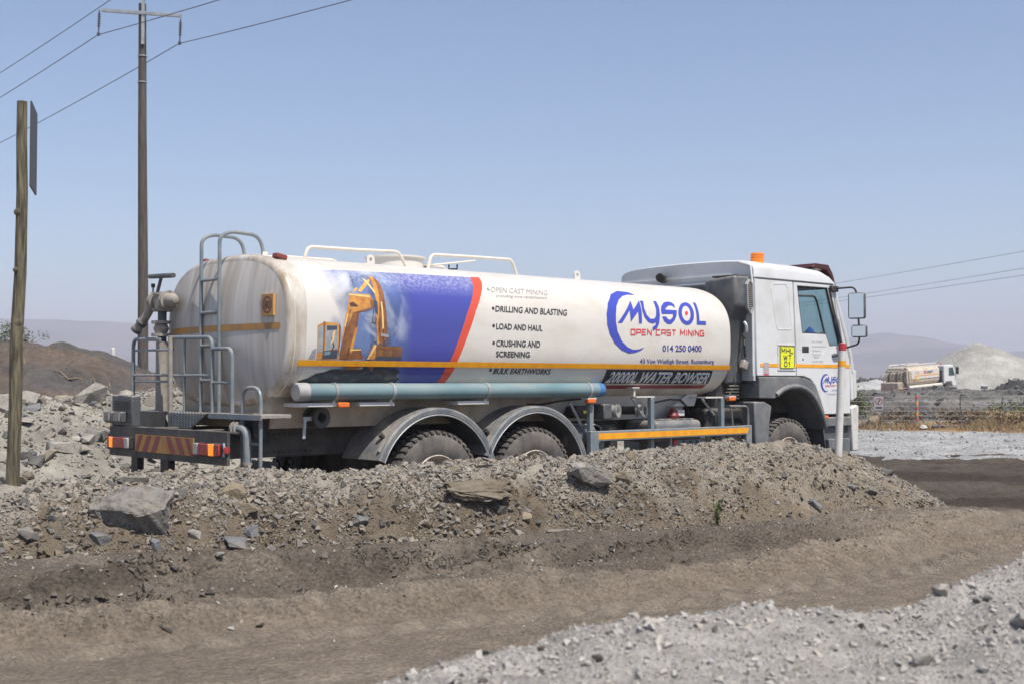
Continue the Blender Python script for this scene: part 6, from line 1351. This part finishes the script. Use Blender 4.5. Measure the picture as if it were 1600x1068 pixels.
# ------------------------------------------------------------------ far tanker beyond the fence
FTK = empty('tanker_truck', (35.4, 114.6, -.25), R(42)); FTK.rotation_euler = (0, R(-3.0), R(42))
tag(FTK, 'distant cream tanker truck with white cab beyond the fence', 'truck')
tk = MB().prismx([(-1.15, 1.75), (-1.2, 2.75), (-.95, 3.05), (.95, 3.05), (1.2, 2.75), (1.15, 1.75), (.7, 1.25), (-.7, 1.25)], -.9, 4.3).build('tank', mat('beige_tank', (.56, .49, .39), .5, col2=(.42, .35, .26), scale=2), FTK, bevel=.06)
MB().box(-.6, 4.2, -1.215, -1.20, 2.0, 2.74).build('side_print', M['cream'], tk)
MB().box(-.1, 4.25, -1.225, -1.216, 2.25, 2.33).build('stripe', M['amber'], tk)
MB().box(1.55, 1.85, -1.225, -1.216, 2.42, 2.68).build('print_mark', M['red'], tk)
for k in range(3): MB().box(.0 + .28 * k, .18 + .28 * k, -1.225, -1.216, 2.45, 2.62).build('print_mark', mat('pale_red_print', (.6, .35, .33), .5), tk)
for z in (2.55, 2.43): MB().box(2.0, 3.1 - (.3 if z < 2.5 else 0), -1.225, -1.216, z, z + .07).build('print_mark', M['ink'], tk)
MB().box(-.05, .25, -1.225, -1.216, 1.85, 2.2).build('print_mark', M['amber'], tk); MB().box(.4, .6, -1.225, -1.216, 1.9, 2.12).build('print_mark', M['yellow'], tk)
for yy in (-.9, .9): MB().tube([(-.8, yy, 3.05), (-.8, yy, 3.25), (4.2, yy, 3.25), (4.2, yy, 3.05)], .05, 6).build('top_rail', M['creamrail'], tk)
for x in (.8, 2.0, 3.2): MB().box(x - .05, x + .05, -.9, .9, 3.2, 3.28).build('walkway_bar', M['creamrail'], tk)
MB().cyl((-1.0, -1.1, 1.28), (4.7, -1.1, 1.28), .16, 14).build('pipe', M['cream'], FTK)
MB().box(-2.4, 6.9, -.45, .45, .8, 1.1).build('chassis', M['black'], FTK); MB().box(-2.6, -1.3, -1.1, 1.1, 1.0, 1.12).build('rear_deck', mat('rust_red', (.30, .08, .04), .7), FTK)
MB().box(-2.3, -1.5, -.9, .9, 1.12, 1.8).build('rear_tank', M['cradle'], FTK, bevel=.08)
for k in range(9):
    y = -1 + .25 * k; MB().tube([(-.95, y, 2.7), (-1.4 - .1 * (k % 3), y, 2.75 - .05 * k), (-1.5, y + .1, 2.0), (-1.1, y, 1.3)], .045, 7, fillet=.3).build('hose', M['cradle'] if k % 3 else M['black'], FTK)
MB().box(-1.15, -.92, -1.1, 1.1, 1.6, 2.8).build('pump_rack', M['cradle'], FTK, bevel=.05)
MB().tube([(-1.7, -.9, 2.9), (-1.0, -.9, 3.2), (.4, -.9, 3.2)], .05, 6).build('boom', M['rubbergrey'], FTK)
for x in (0, 1.35, 6.0):
    for sg in (-1, 1): MB().lathe([(0, .0), (0, .3), (-.02, .34), (-.02, .48), (.04, .54), (.22, .54), (.26, .5), (.26, 0)], (x, sg * 1.15, .54), (0, -sg, 0), 24).build('wheel', M['rubber'], FTK)
    if x < 2: MB().lathe([(-.02, .66), (-.02, .72), (.5, .72), (.5, .70)], (x, -1.17, .54), (0, 1, 0), 20, R(20) - math.pi * 0, R(20) + R(140)).build('mudguard', M['cream'], FTK)
fc = plate([(5.2, 1.25), (5.2, 3.0), (6.9, 3.0), (7.35, 1.9), (7.4, 1.0), (6.7, 1.0), (6.5, 1.45), (5.5, 1.45)], [], -1.16, 1.16, 'cab', M['white'], FTK, .08)
MB().add([(x, -1.164, z) for x, z in ((6.0, 2.75), (6.75, 2.75), (7.08, 1.98), (6.0, 1.98))], [(0, 1, 2, 3)]).build('side_window', mat('dark_green_glass', (.03, .075, .065), .1), fc, smooth=0)
MB().add([(6.925, 1.0, 2.9), (6.925, -1.0, 2.9), (7.36, -1.05, 1.95), (7.36, 1.05, 1.95)], [(0, 1, 2, 3)]).build('windscreen', M['int'], fc, smooth=0)
MB().box(7.1, 7.25, -1.5, -1.25, 2.1, 2.75).tube([(6.95, -1.16, 2.85), (7.15, -1.4, 2.85), (7.15, -1.4, 2.7)], .025, 6).build('mirror', M['black'], fc)
MB().box(5.08, 5.19, -1.0, .2, 1.3, 2.6).build('air_intake', M['dark'], fc, bevel=.03)
MB().lathe([(0, .09), (.16, .08), (.17, 0)], (5.45, -.7, 3.01), (0, 0, 1), 12).build('beacon', M['orange'], fc)
FL = empty('flood_light', (33.6, 90.2, 0)); tag(FL, 'small floodlight on a dark stand left of the pale stockpile', 'flood light')
MB().cyl((0, 0, -.1), (0, 0, 1.0), .045, 8).build('stand', M['dark'], FL); MB().obox((0, 0, 1.13), (.42, .2, .2), (.4, 0, 0)).build('lamp_head', M['dark'], FL, bevel=.02); MB().obox((0, -.11, 1.12), (.36, .02, .14), (.4, 0, 0)).build('lamp_glass', M['concrete'], FL); MB().obox((0, 0, 1.25), (.5, .3, .03), (.15, 0, 0)).build('lamp_hood', M['concrete'], FL)
